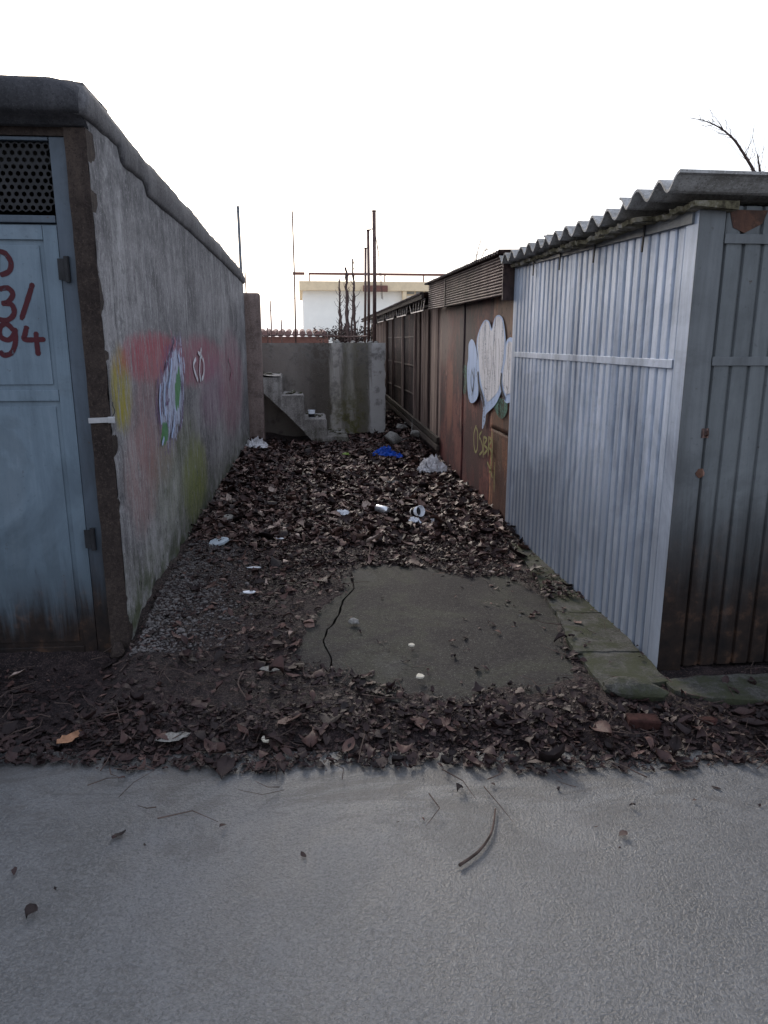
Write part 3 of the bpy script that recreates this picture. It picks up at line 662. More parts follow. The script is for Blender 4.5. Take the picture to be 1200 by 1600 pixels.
# front face: wide ribbed sheets, bands
for k in range(4):
    n = 8; x0 = .08+k*n*P
    pf = [(x0+u, -.001-d*.55-.002*(k % 2), .03) for u, d in corr(n, P, D)]
    mb = MB(); sheet_strip(mb, pf, (0, 0, 1.80), (0,1,0), .0016); mb.build('front_sheet', 'front_sheet', sh, fix=False)
    pf = [(x0+u, .018-d*.55, 1.835) for u, d in corr(n, P, D)]
    mb = MB(); sheet_strip(mb, pf, (0, 0, .13), (0,1,0), .0016); mb.build('upper_sheet', 'front_sheet', sh, fix=False)
MB().box(.078, 2.7, -.022, -.0135, 1.822, 1.858).build('door_head', 'post', sh, bevel=.002)
MB().box(.078, 2.7, -.021, -.0135, 1.352, 1.388).build('front_strap', 'post', sh, bevel=.002)
q = gy(1098,676,RY0)-sh.location
mb = MB(); mb.box(q.x-.016, q.x+.016, -.0185, -.0165, q.z-.02, q.z+.02); mb.build('lock_plate', 'rust_dark', sh)
MB().tube([(q.x+.004,-.018,q.z-.012), (q.x+.004,-.034,q.z-.004), (q.x+.004,-.03,q.z+.012)], .005, 6).build('lock_staple', 'oldrust', sh)
q = gy(1090,738,RY0)-sh.location
mb = MB(); lump(mb, (q.x, -.0175, q.z), (.02,.004,.02), 4, 2, .5); mb.build('rust_boss', 'oldrust', sh)
mb = MB().prism([(.1,.002,1.95),(.26,.002,1.95),(.24,.002,1.9),(.17,.002,1.865),(.12,.002,1.885)], (0,.012,0)); mb.build('gusset', 'oldrust', sh)
rw = MB(); rw.box(2.68, 2.72, 0, 2.45, 0, 1.93); rw.build('far_wall', 'front_sheet', sh)
MB().box(.05, 2.66, 2.42, 2.45, 0, 1.93).build('rear_wall', 'front_sheet', sh)
# roof: fibre-cement sheets, waves running across the alley, two layers, rows overlapping
rf = empty('roof'); rf.parent = sh
wp, wa = .178, .027
def wave_sheet(name, y0, n, x0, x1, z, mt, th=.008, seed=0, rag=.0, tilt=0.):
    prof = []
    for i in range(n*10+1):
        y = y0+i*wp/10; prof.append((y, z+wa*math.cos(2*math.pi*i/10)+tilt*(y-y0)))
    mb = MB(); m = len(prof); vs = []; fs = []
    for j, (xa) in enumerate((x0, x0+.25*(x1-x0), x0+.5*(x1-x0), x1)):
        for i, (y, zz) in enumerate(prof):
            e = rag*fbm(y, seed, 0, 5) if j == 0 else 0
            vs.append((xa+e, y, zz+.004*nz(xa*2, y*3, seed)))
            vs.append((xa+e, y, zz+th+.004*nz(xa*2, y*3, seed)))
    w = 2*m
    for j in range(3):
        for i in range(m-1):
            a = j*w+2*i; fs += [(a, a+2, a+w+2, a+w), (a+1, a+w+1, a+w+3, a+3)]
    for i in range(m-1):
        a = 2*i; fs.append((a, a+1, a+3, a+2)); a = 3*w+2*i; fs.append((a, a+2, a+3, a+1))
    for j in range(3):
        a = j*w; fs.append((a, a+w, a+w+1, a+1)); a = j*w+2*(m-1); fs.append((a, a+1, a+w+1, a+w))
    return mb.add(vs, fs).build(name, mt, rf, smooth=False, fix=True)
wave_sheet('roof_sheet', -.135, 3, -.185, 1.3, 2.022, 'asbestos', seed=1, rag=.01, th=.011)
wave_sheet('roof_sheet', -.135+wp*2.95, 6, -.165, 1.3, 2.004, 'asbestos', seed=2, rag=.012, th=.011, tilt=.004)
wave_sheet('roof_sheet', -.135+wp*8.9, 6, -.15, 1.3, 2.012, 'asbestos', seed=3, rag=.012, th=.011)
wave_sheet('roof_sheet', -.14, 15, 1.2, 2.85, 2.04, 'asbestos', seed=4)
# mossy lower pieces showing under the eave
for (y0, y1, x0, z, s) in ((-.06, .34, -.075, 1.952, 1), (.30, .78, -.125, 1.955, 2), (.72, 1.15, -.11, 1.95, 3), (1.1, 1.55, -.10, 1.962, 4), (1.5, 2.46, -.07, 1.968, 5)):
    mb = MB(); n = 40; vs = []
    for i in range(n+1):
        y = y0+(y1-y0)*i/n; e = .02*fbm(y, s, 0, 9); t = .012*fbm(y, s, 5, 7)
        e += .018*nz(y*31, s, 2); t += .008*nz(y*27, s, 9)
        vs += [(x0+e, y, z-.006+t), (x0+e-.006, y, z+.012+t), (.1, y, z+.02), (.1, y, z-.012)]
    fs = [(4*i+k, 4*i+(k+1) % 4, 4*i+4+(k+1) % 4, 4*i+4+k) for i in range(n) for k in range(4)]+[(3,2,1,0), tuple(4*n+k for k in range(4))]
    mb.add(vs, fs).build('eave_piece', 'mossy', rf)
mb = MB(); lump(mb, (.22, -.05, 2.062), (.03,.03,.018), 2, 2, .4); mb.build('roof_bolt', 'rust_dark', rf)
# plinth: mossy concrete strip in broken pieces
pl = empty('plinth', (1.42, 3.4, 0)); tag(pl, 'mossy broken concrete footing strip along the base of the corrugated shed', 'footing')
for px, z in (([(772,816),(800,850),(840,905),(866,955),(945,958),(870,880),(808,828)], .034), ([(867,956),(898,1018),(1002,1017),(946,959)], .037), ([(899,1019),(942,1072),(1045,1064),(1003,1018)], .032),
              ([(1038,1062),(1100,1056),(1240,1050),(1245,1097),(1110,1090),(1052,1078)], .03)):
    o = plate('plinth_piece', px, z, .14, 'plinth', jag=.014); o.parent = pl; o.matrix_parent_inverse = Matrix.Translation(-pl.location)

# ---------------------------------------------------------------- rust-brown shed with graffiti
rs = empty('rusty_shed', (RX, 5.36, 0)); tag(rs, 'rust-brown sheet metal shed with white bubble graffiti and ribbed fascia', 'shed')
def panel(name, y0, y1, z0, z1, mt, x=0., dent=.006, parent=rs, oy=5.36):
    nyy, nzz = max(4, int((y1-y0)/.06)), 26; vs = []; fs = []
    for s in (0, 1):
        for i in range(nyy+1):
            for k in range(nzz+1):
                y = y0+(y1-y0)*i/nyy; z = z0+(z1-z0)*k/nzz
                vs.append((x+s*.004+dent*fbm(y, z, x, 1.6), y-oy, z+(.01*fbm(y, 0, 0, 6) if k == 0 else 0)))
    w = nzz+1; h = (nyy+1)*w
    for i in range(nyy):
        for k in range(nzz): a = i*w+k; fs += [(a, a+1, a+w+1, a+w), (h+a, h+a+w, h+a+w+1, h+a+1)]
    for i in range(nyy): a = i*w; fs += [(a, a+w, h+a+w, h+a)]; a += nzz; fs += [(a, h+a, h+a+w, a+w)]
    for k in range(nzz): a = k; fs += [(a, h+a, h+a+1, a+1)]; a = nyy*w+k; fs += [(a, a+1, h+a+1, h+a)]
    return MB().add(vs, fs).build(name, mt, parent, smooth=True, fix=False)
panel('wall_sheet', 5.36, 5.99, .74, 1.83, 'rust_orange', -.004, .003); panel('wall_sheet', 5.36, 5.99, .03, .735, 'rust_orange', .004, .003)
panel('wall_sheet', 5.96, 7.12, .03, 1.83, 'rust_red', .006, .004); panel('wall_sheet', 7.09, 8.3, .05, 1.83, 'rust_red', .0, .004)
for (y0, y1) in ((5.38, 7.55), (7.56, 8.55)):
    pf = []
    for i in range(13):
        z = 1.775+i*.022
        pf += [(-.10, z), (-.112, z+.007), (-.112, z+.013), (-.10, z+.020)]
    mb = MB(); sheet_strip(mb, [(x-.01*(1 if y0 < 6 else 0)*0, y0-5.36, z+.018*(y0-5.36)/3) for x, z in pf], (0, y1-y0, .014), (1,0,0), .002)
    mb.build('fascia_panel', 'fascia', rs, fix=False)
MB().box(-.118, -.113, 2.17, 2.2, 1.78, 2.06).build('fascia_batten', 'rust_dark', rs)
mb = MB(); mb.box(-.112, .02, .002, .018, 1.80, 2.06); mb.box(-.11, .01, .0, .02, 1.74, 1.80); mb.build('fascia_return', 'rust_dark', rs)
def ribroof(name, y0, y1, x0, x1, z0, z1, mt, parent, oy, ox=RX, pitch=.076, amp=.012):
    n = int((y1-y0)/pitch*6); pf = [(x0, y0+(y1-y0)*i/n-oy, z0+(z1-z0)*i/n+amp*math.cos(2*math.pi*i/6)+.004*nz(i*.3, y0)) for i in range(n+1)]
    mb = MB(); sheet_strip(mb, pf, (x1-x0, 0, .05), (0,0,1), .003); return mb.build(name, mt, parent, fix=False)
ribroof('roof', 5.37, 8.6, -.15, 2.6, 2.075, 2.085, 'rust_dark', rs, 5.36)
MB().box(2.5, 2.54, 0, 2.95, 0, 2.05).build('far_wall', 'rust_dark', rs)
MB().box(.02, 2.48, 2.92, 2.95, 0, 2.05).build('rear_wall', 'rust_dark', rs)
def rp(px, py): return gx(px, py, RX-.004)-Vector((RX, 5.36, 0))
def c6(l): return [(560+a/4.444, 400+b/4.444) for a, b in l]
def c7(l): return [(560+a/4.444, 560+b/4.444) for a, b in l]
NRM = (-1,0,0)
left_o = c6([(770,711),(772,620),(783,588),(795,578),(812,598),(824,640),(834,700)])+c7([(838,60),(838,150),(840,240),(828,285),(802,310),(778,296),(766,230),(762,140),(763,50)])
main_o = c6([(838,700),(830,640),(832,575),(852,505),(878,455),(896,443),(918,456),(936,505),(945,470),(958,428),(976,411),(995,413),(1014,438),(1024,490),(1031,560),(1033,620)])+c7([(1030,0),(1014,90),(1010,175),(996,245),(964,315),(925,358),(896,388),(888,445),(868,490),(870,420),(873,330),(858,262),(842,190),(834,100)])
right_o = c6([(1034,604),(1052,570),(1074,566),(1092,592),(1098,650)])+c7([(1096,0),(1094,150),(1078,275),(1050,310),(1024,298),(1006,242),(1000,172),(1012,80),(1028,0)])
gr = empty('graffiti'); gr.parent = rs
decal('paint_shape', left_o, 'p_blue', rp, NRM, .010, gr); decal('paint_shape', right_o, 'p_blue', rp, NRM, .010, gr); decal('paint_shape', main_o, 'p_blue', rp, NRM, .0115, gr)
def shrink(l, f, dy=0):
    cx = sum(a for a, b in l)/len(l); cy = sum(b for a, b in l)/len(l); return [(cx+(a-cx)*f, cy+(b-cy)*f+dy) for a, b in l]
main_f = c6([(845,690),(838,640),(840,580),(858,512),(882,463),(896,452),(913,463),(932,520),(950,478),(964,434),(978,420),(992,422),(1008,446),(1018,495),(1024,560),(1025,620)])+c7([(1015,20),(1000,95),(994,170),(978,228),(945,270),(905,300),(885,250),(868,190),(852,100)])
decal('paint_shape', main_f, 'p_white', rp, NRM, .013, gr)
decal('paint_shape', shrink(right_o, .8, -3), 'p_white', rp, NRM, .0115, gr)
decal('paint_shape', c7([(940,300),(985,270),(1040,310),(1035,380),(1000,420),(965,380)]), 'p_teal', rp, NRM, .0085, gr)
decal('paint_shape', c7([(730,70),(755,50),(758,140),(750,240),(735,240),(738,150)]), 'p_teal', rp, NRM, .0085, gr)
mb = MB()
for s_, w in (([(840,90),(848,190),(872,270),(882,330)], .05), ([(1006,100),(1000,170),(1012,240),(1030,280)], .035), ([(800,70),(790,150),(802,230),(812,150),(800,90)], .012), ([(815,60),(812,160),(796,260)], .012)):
    mb = MB(); ribbon(mb, [rp(*q)+Vector((-.0145,0,0)) for q in c7(s_)], w, NRM); mb.build('paint_stroke', 'p_dark', gr, fix=False)
for s_ in ([(905,-60),(900,40),(915,130)], [(930,-90),(938,20),(925,140)], [(960,-150),(965,-40),(955,90),(962,180)], [(985,-140),(990,-30),(985,100)], [(880,-80),(878,20),(886,120)], [(1060,-120),(1050,20),(1056,150)], [(1040,190),(1048,230),(1036,260)], [(945,-60),(950,60)], [(884,150),(888,200),(905,215)]):
    mb = MB(); ribbon(mb, [rp(*q)+Vector((-.0142,0,0)) for q in c7(s_)], .012, NRM); mb.build('paint_scratch', 'p_scratch', gr, fix=False)
mb = MB()
for s_ in ([(828,465),(812,520),(812,600),(822,650),(836,620),(838,520),(828,480)], [(868,505),(850,540),(868,590),(872,640),(850,668)], [(880,540),(876,690)], [(880,545),(902,560),(884,600),(906,630),(878,668)],
           [(915,540),(912,680)], [(915,545),(934,570),(916,610),(936,650),(930,700)], [(938,500),(940,640),(930,760),(918,790)], [(905,720),(925,770),(940,830)], [(955,700),(952,930)]):
    ribbon(mb, [rp(*q)+Vector((-.013,0,0)) for q in c7(s_)], .022, NRM)
mb.build('paint_tag', 'p_tag', gr, fix=False)

# ---------------------------------------------------------------- plank shed and gate panels further on
ps = empty('plank_shed', (RX, 8.32, 0)); tag(ps, 'dark weathered plank shed with mesh gates and iron lattice brackets under its eave', 'shed')
y = 8.33
rp_ = random.Random(3)
while y < 10.1:
    w = rp_.uniform(.09, .2); 
    mb = MB(); x = rp_.uniform(-.012, .02); z0, z1 = rp_.uniform(.28, .36), 1.84
    n = 8; vs = []
    for i in range(n+1):
        z = z0+(z1-z0)*i/n; e = .008*nz(z*2, y*9)
        vs += [(x, y+e-8.32, z), (x+.02, y+e-8.32, z), (x+.02, y+w+e*.6-8.32, z), (x, y+w+e*.6-8.32, z)]
    fs = [(4*i+k, 4*i+(k+1) % 4, 4*i+4+(k+1) % 4, 4*i+4+k) for i in range(n) for k in range(4)]+[(3,2,1,0), tuple(4*n+k for k in range(4))]
    mb.add(vs, fs).build('plank', 'wood', ps); y += w+rp_.uniform(.004, .022)
for k, (y0, y1) in enumerate(((10.16, 11.35), (11.42, 12.6), (12.66, 13.5))):
    n = int((y1-y0)/.05)
    pf = []
    for i in range(n): u = y0+i*(y1-y0)/n-8.32; pf += [(.02, u, .36), (.01, u+.012, .36), (.01, u+.034, .36), (.02, u+.046, .36)]
    mb = MB(); sheet_strip(mb, pf, (0,0,1.46), (1,0,0), .002); mb.build('gate_panel', 'rust_dark', ps, fix=False)
    MB().box(-.03, .0, y1-8.32+.01, y1-8.32+.05, .3, 1.84).build('gate_post', 'wood', ps)
    for z in (.7, 1.1, 1.5): MB().box(.0, .008, y0-8.32+.02, y1-8.32-.02, z, z+.02).build('gate_bar', 'rust_dark', ps)
MB().box(-.03, .0, 10.11-8.32, 10.15-8.32, .28, 1.84).build('gate_post', 'wood', ps)
y = 13.58
while y < 16.8:
    w = rp_.uniform(.12, .22); MB().box(.0, .02, y-8.32, y+w-8.32, .4, 1.8+rp_.uniform(-.05, .02)).build('plank', 'wood', ps); y += w+.015
for z in (.335, .245): MB().bar((-.035, -.12, z), (-.035, 5.4, z+.13), .035, .06).build('rail', 'wood_dark', ps)
MB().box(.03, .06, .0, 8.6, -.1, .4).build('base_board', 'rust_dark', ps)
for k in range(6):
    y0 = .35+k*1.42; z = 1.93-.004*k; a, b = y0+.16, y0+1.02; L = 1.22
    br = MB(); zb = z-.125; x = -.13
    br.bar((x, y0, z), (x, y0+L, z), .012, .012); br.bar((x, y0+.1, zb), (x, y0+L-.16, zb), .012, .012); br.bar((x, y0, z), (x, y0+.1, zb), .012, .012); br.bar((x, y0+L, z), (x, y0+L-.16, zb), .012, .012)
    for j in range(4): br.bar((x, y0+.2+j*.22, z), (x, y0+.3+j*.2, zb), .008, .008)
    br.build('lattice_bracket', 'greymetal', ps, fix=False)
ribroof('roof', 8.6, 17, -.2, 2.5, 1.985, 1.93, 'rust_dark', ps, 8.32)
MB().bar((-.17, .25, 1.955), (-.17, 8.6, 1.90), .03, .06).build('eave_beam', 'wood_dark', ps)
MB().box(2.44, 2.48, 0, 8.6, 0, 1.99).build('far_wall', 'rust_dark', ps)
MB().box(.02, 2.44, 8.56, 8.6, 0, 1.93).build('rear_wall', 'rust_dark', ps)
MB().box(.035, 2.44, .2, 8.5, 1.87, 1.9).build('ceiling_boards', 'rust_dark', ps)
MB().box(.12, .14, .2, 8.5, -.1, 1.86).build('inner_lining', 'rust_dark', ps)

# ---------------------------------------------------------------- fence posts, poles, canes and the building behind
def pole_at(px, base_py, top_py, y, wpx, name, label, cat, mt='pole', group=None, base=PZ-.01, lean=0, cap=True):
    p = gy(px, base_py, y); t = gy(px, top_py, y); r = max(.004, wpx/2/FPX*y*1.03)
    mb = MB(); h = t.z-base
    mb.tube([(0,0,0), (lean*.4+.006, 0, h*.5), (lean, 0, h)], r, 9)
    if cap: mb.tube([(lean,0,h-.005),(lean,0,h+.012)], r*1.18, 9)
    o = mb.build(name, mt, smooth=True); o.location = (p.x, y, base); tag(o, label, cat, group); return o, r, h
pole_at(585, 535, 330, 10.95, 5.5, 'fence_post', 'tallest and thickest rusty fence post standing at the front edge of the platform', 'post')
pole_at(576, 530, 360, 11.7, 4.2, 'fence_post', 'rusty fence post with bent top pipe right behind the tallest post', 'post')
pole_at(570, 528, 388, 12.5, 3.6, 'fence_post', 'thin rusty fence post third in the row behind the tallest post', 'post', lean=.02)
def bent(px, base_py, top_py, y, wpx, label, lean):
    p = gy(px, base_py, y); t = gy(px, top_py, y); r = wpx/2/FPX*y; r_ = random.Random(px); b = Vector((p.x, y, PZ-.06)); e = empty('stake', b); h = t.z-b.z; n = 16
    tag(e, label, 'stake', 'stakes behind the fence posts'); pts = [Vector((lean*k/n+r_.uniform(-.6,.6)*r, r_.uniform(-.6,.6)*r, h*k/n)) for k in range(n+1)]
    MB().tube(pts, r*1.15, 8, r*.55).build('stem', 'bark', e, smooth=True)
    tw_ = MB()
    for k in range(26):
        q = pts[r_.randint(1, n-1)]; a = r_.uniform(0, 6.28); L = r_.uniform(.04, .16); tw_.tube([q, q+Vector((math.cos(a)*L*.5, math.sin(a)*L*.5, L*.35)), q+Vector((math.cos(a)*L*.8, math.sin(a)*L, L*.95))], .007, 4, .003)
    kind(tw_.build('shoots', 'bark', e, fix=False), 'stuff')
for (px, tp, yy, w, ln) in ((555, 404, 14.0, 4, -.03), (545, 418, 15.2, 5, -.05), (540, 424, 15.8, 4, .05), (534, 436, 16.6, 3.5, -.04), (549, 430, 14.8, 3, .06), (530, 452, 17.2, 3, .03)):
    bent(px, 525, tp, yy, w, {555: 'tallest knotty stake in the cluster behind the rusty fence posts', 545: 'second tallest and thickest knotty stake behind the rusty fence posts', 530: 'shortest knotty stake in the cluster behind the rusty fence posts'}.get(px, 'knotty stake of middling height in the cluster behind the rusty fence posts'), ln)
# netting hanging between the posts, and the loose top wire
p1 = gy(585, 352, 10.95); 
nw = MB(); a = gy(588, 400, 10.95); 
for k in range(5):
    s_ = .02+k*.035
    nw.tube(spline([(p1.x+.02, 10.97, p1.z-.12), (p1.x+.06+s_*.3, 11.0+s_, p1.z-.5), (p1.x+.10+s_*.4, 11.0+s_*2, p1.z-1.0)], 4), .0022, 4)
for k in range(7): 
    z = p1.z-.25-k*.1; nw.tube([(p1.x+.02+.005*k, 10.98, z), (p1.x+.09+.008*k, 11.1+.03*k, z+.02)], .0018, 4)
tag(nw.build('wire_netting', 'pole', fix=False), 'torn wire netting hanging from the tallest fence post', 'netting')
br = MB(); q0 = gy(577, 360, 11.7); br.tube([q0, (q0.x+.03, 11.6, q0.z+.01), (gy(585,360,10.95).x, 10.98, gy(585,360,10.95).z)], .009, 6); br.tube([(q0.x,11.7,q0.z), gy(575,327,11.7), gy(562,327,11.7)], .004, 5)
tag(br.build('cross_pipe', 'pole'), 'short pipe joining the tops of the two front fence posts', 'pipe')
pole_at(378, 470, 322, 10.9, 4.2, 'tall_pole', 'bluish-grey pole rising behind the end of the concrete garage', 'pole', 'post', base=PZ-.06, cap=False)
o, r, h = pole_at(462, 527, 330, 11.6, 2.2, 'thin_pole', 'very thin upright pole on the platform in front of the cream building', 'pole', 'pole', cap=False)
for px, tp, yy in ((440, 500, 14.5), (424, 470, 13.5), (418, 512, 12.6), (387, 425, 11.4)):
    pole_at(px, 525, tp, yy, 1.8, 'fence_rod', {440: 'slim rod next to the thin pole on the raised yard', 424: 'taller slim rod standing between the brown pier and the thin pole', 418: 'short slim rod right beside the top of the brown pier', 387: 'slim rod rising right beside the bluish-grey pole'}[px], 'rod', 'pole', 'slim rods on the raised yard', base=PZ-.06, cap=False)
for (x0, y0, x1, y1) in ((410,468,462,466), (412,485,446,487)):
    mb = MB().tube([gy(x0,y0,14.4), gy(x1,y1,14.4)], .0035, 5); tag(mb.build('fence_wire', 'pole'), ('upper' if y0 < 475 else 'lower')+' thin horizontal wire stretched between the slim rods', 'wire', 'wires between the rods')
mb = MB().tube(spline([gy(408,527,12.2)+Vector((0,0,.02)), gy(470,523,12.3), gy(540,526,12.2), gy(577,525,11.9)], 5), .012, 7); tag(mb.build('low_rail', 'pole'), 'bent rusty pipe lying low across the top of the platform', 'pipe')
# bush and distant low roof
rb = random.Random(5); bs = empty('bush', (gy(548,520,16).x, 16, PZ-.06)); tag(bs, 'low leafless brown bush at the foot of the stakes', 'bush')
mb = MB(); lf = MB()
for k in range(170):
    a = rb.uniform(0, 6.28); r = rb.uniform(.1, .75); hh = rb.uniform(.12, .42)*(1.1-r*.6)
    p = [(0+.15*math.cos(a), .15*math.sin(a), 0), (r*.5*math.cos(a)+rb.uniform(-.06,.06), r*.5*math.sin(a), hh*.7), (r*math.cos(a+.3), r*math.sin(a+.3), hh+rb.uniform(-.08,.12))]
    mb.tube(spline(p, 3), .008, 4, .003)
    for j in range(3):
        c = Vector(p[2])+Vector((rb.uniform(-.1,.1), rb.uniform(-.1,.1), rb.uniform(-.1,.05))); u = Vector((rb.uniform(-1,1), rb.uniform(-1,1), rb.uniform(-1,1))).normalized()*.035; v = u.orthogonal().normalized()*.02
        lf.add([c-u, c+v, c+u, c-v], [(0,1,2,3)])
mb.build('stems', 'bark', bs, fix=False); lf.build('leaves', 'twig', bs, fix=False)
lr = empty('tiled_shed', (-2.2, 20, PZ-.06)); tag(lr, 'distant low shed with a scalloped clay tile roof edge beyond the platform', 'shed')
w_ = MB(); w_.box(-3.5, 2.95, .1, 2.4, 0, .2); w_.build('wall', 'brownmetal', lr)
for k in range(34):
    x = -3.6+k*.195; mb = MB(); mb.tube([(x, 0, .27), (x, 2.5, .36)], .085, 8); mb.build('roof_tile', 'tile', lr)
# building
BYY = 34.; bd = empty('cream_building', (gy(474,500,BYY).x, BYY, PZ-.06)); tag(bd, 'long pale cream single-storey building beyond the fence with ochre eave band', 'building')
def bl(px, py): return gy(px, py, BYY)-bd.location
eT, eB = bl(600,441).z, bl(600,455).z; W_ = 16.
MB().box(.0, W_, .05, 8, 0, eB).build('wall', 'facade', bd)
MB().box(-.15, W_+.2, -.35, 8.2, eB, eT).build('roof_slab', 'eave', bd)
x0, x1 = bl(628,450).x, bl(634,450).x; MB().box(x0, x1, -.3, .0, 0, eB-.005).build('column', 'eave', bd)
wz0, wz1 = bl(650,476).z, bl(650,449).z
wn = empty('window'); wn.parent = bd
for k, (a, b) in enumerate(((635,648),(649,662),(663,676),(677,690))):
    xa, xb = bl(a, 460).x, bl(b, 460).x
    MB().box(xa+.02, xb-.02, .03, .045, wz1-.3, wz1-.04).build('pane', 'glass', wn); MB().box(xa-.02, xa+.015, .0, .046, wz0, wz1).build('mullion', 'eave', wn)
MB().box(bl(634,460).x, bl(692,460).x, .0, .046, wz1-.36, wz1-.3).build('transom', 'eave', wn)
sg = MB(); a, b = bl(566,447), bl(604,457); sg.box(a.x, b.x, -.5, -.38, b.z, a.z); sg.build('sign_board', 'brownmetal', bd, bevel=.02)
pz = bl(600,430).z
mb = MB().tube([(bl(482,430).x, -.4, pz+.0), (bl(716,432).x, -.4, pz)], .055, 7); mb.build('top_rail', 'brownmetal', bd)
for px in (483, 540, 600, 660): mb = MB().tube([(bl(px,430).x, -.35, pz), (bl(px,430).x, -.3, eT-.005)], .03, 6); mb.build('rail_post', 'brownmetal', bd)
MB().bar((bl(461,428).x-.1, -.4, pz), (bl(476,428).x, -.4, pz), .1, .12).build('beam_end', 'brownmetal', bd)
# bare saplings
def sapling(name, label, base, stems, seed, group=None):
    r_ = random.Random(seed); e = empty(name, base); tag(e, label, 'tree', group); tr = MB(); tw = MB()
    for pts, r0, r1 in stems:
        sp_ = spline([Vector(p)-Vector(base) for p in pts], 6); tr.tube(sp_, r0, 7, r1)
        for i in range(len(sp_)//3, len(sp_)-1):
            for _ in range(2):
                if r_.random() < .55:
                    d = (sp_[i+1]-sp_[i]).normalized(); s = Vector((r_.uniform(-1,1), r_.uniform(-1,1), r_.uniform(-.3,1))).normalized()
                    L = r_.uniform(.06, .4)*(1.2-i/len(sp_)); q = sp_[i]; tw.tube([q, q+(d*.5+s)*L*.5, q+(d+s*1.1)*L], .004, 4, .0018)
    tr.build('trunk', 'bark', e, smooth=True, fix=False); tw.build('crown', 'twig', e, fix=False)
y = 9.5
B = Vector((gy(1192,330,y).x, y, -.16))
def sp9(l): return [gy(a, b, y) for a, b in l]
sapling('bare_tree', 'bare sapling with one arching branch rising behind the corrugated shed roof', B,
        [([B, Vector((B.x+.02, y, 2.)), *sp9([(1189,300),(1178,268),(1168,250),(1150,222),(1136,208),(1122,198),(1104,190),(1092,186)])], .03, .003), ([B+Vector((.04,0,0)), *sp9([(1194,320),(1188,270),(1183,240)])], .03, .006),
         ([B+Vector((.1,0,0)), *sp9([(1200,310),(1206,280),(1215,250)])], .022, .005), ([B+Vector((-.05,0,0)), *sp9([(1177,310),(1176,285)])], .016, .006)], 4)
y = 14.
B2 = Vector((gy(745,430,y).x, y, -.16))
sapling('bare_tree', 'thin faint twiggy sapling rising behind the rust-brown shed', B2, [([B2, *sp9([(743,430),(746,395),(756,360)])], .018, .003), ([B2+Vector((.1,0,0)), *sp9([(750,420),(770,392)])], .01, .003)], 9)

# ---------------------------------------------------------------- litter and small things
def stone(name, px, py, r, mt, label, cat, seed, z=None, group=None, sub=2, rough=.3, rz=0):
    p = gz(px, py, 0.); h = soil_h(p.x, p.y) if z is None else z
    p = gz(px, py, h); mb = MB(); (lump(mb, (0,0,r[2]*.55), r, seed, sub, rough) if name in ('kerb_stone', 'bottle') else chunk(mb, (0,0,r[2]*.5), r, seed)); o = mb.build(name, mt); o.location = p; o.rotation_euler.z = rz
    return tag(o, label, cat, group)
stone('kerb_stone', 990, 1086, (.13,.055,.045), 'plinth', 'rounded grey stone lying loose against the mossy footing corner', 'stone', 3, sub=3, rough=.15, rz=-.45)
stone('stone', 553, 974, (.036,.026,.02), 'rubble', 'small pale stone on the cracked edge of the bare concrete slab', 'stone', 5, z=.02)
stone('stone', 585, 1002-358, (.1,.06,.05), 'rubble', 'x', 'stone', 6) if False else None
stone('stone', 616, 690, (.13,.09,.10), 'rubble', 'largest grey rock beside the foot of the concrete platform', 'rock', 8, sub=3, rough=.25)
for (a, b, r, s) in ((648,681,.12,2), (628,668,.1,9), (612,655,.09,11), (640,664,.1,12), (622,640,.08,13), (612,620,.09,14)):
    stone('rubble_chunk', a, b, (r, r*.7, r*.5), 'rubble', 'chunk of rubble in the gap between platform and plank shed', 'rubble', s, group='rubble in the gap')
stone('stone', 615, 757, (.1,.05,.04), 'rubble', 'flat pale stone half buried in leaves below the blue bag', 'stone', 15)
stone('stone', 186, 1024, (.05,.04,.05), 'jamb', 'small dark stone at the foot of the garage door jamb', 'stone', 16)
stone('stone', 1105, 1130, (.05,.03,.02), 'brick', 'small brown stone on dark soil before the shed front', 'stone', 17)
bk = MB().box(-.06, .06, -.028, .028, 0, .045).build('brick', 'brick', bevel=.006, jitter=.0015); p = gz(1003,1132, .01); bk.location = (p.x, p.y, soil_h(p.x, p.y)-.012); bk.rotation_euler = (.1, .05, -.12)
tag(bk, 'half-buried dark red brick near the loose stone', 'brick')
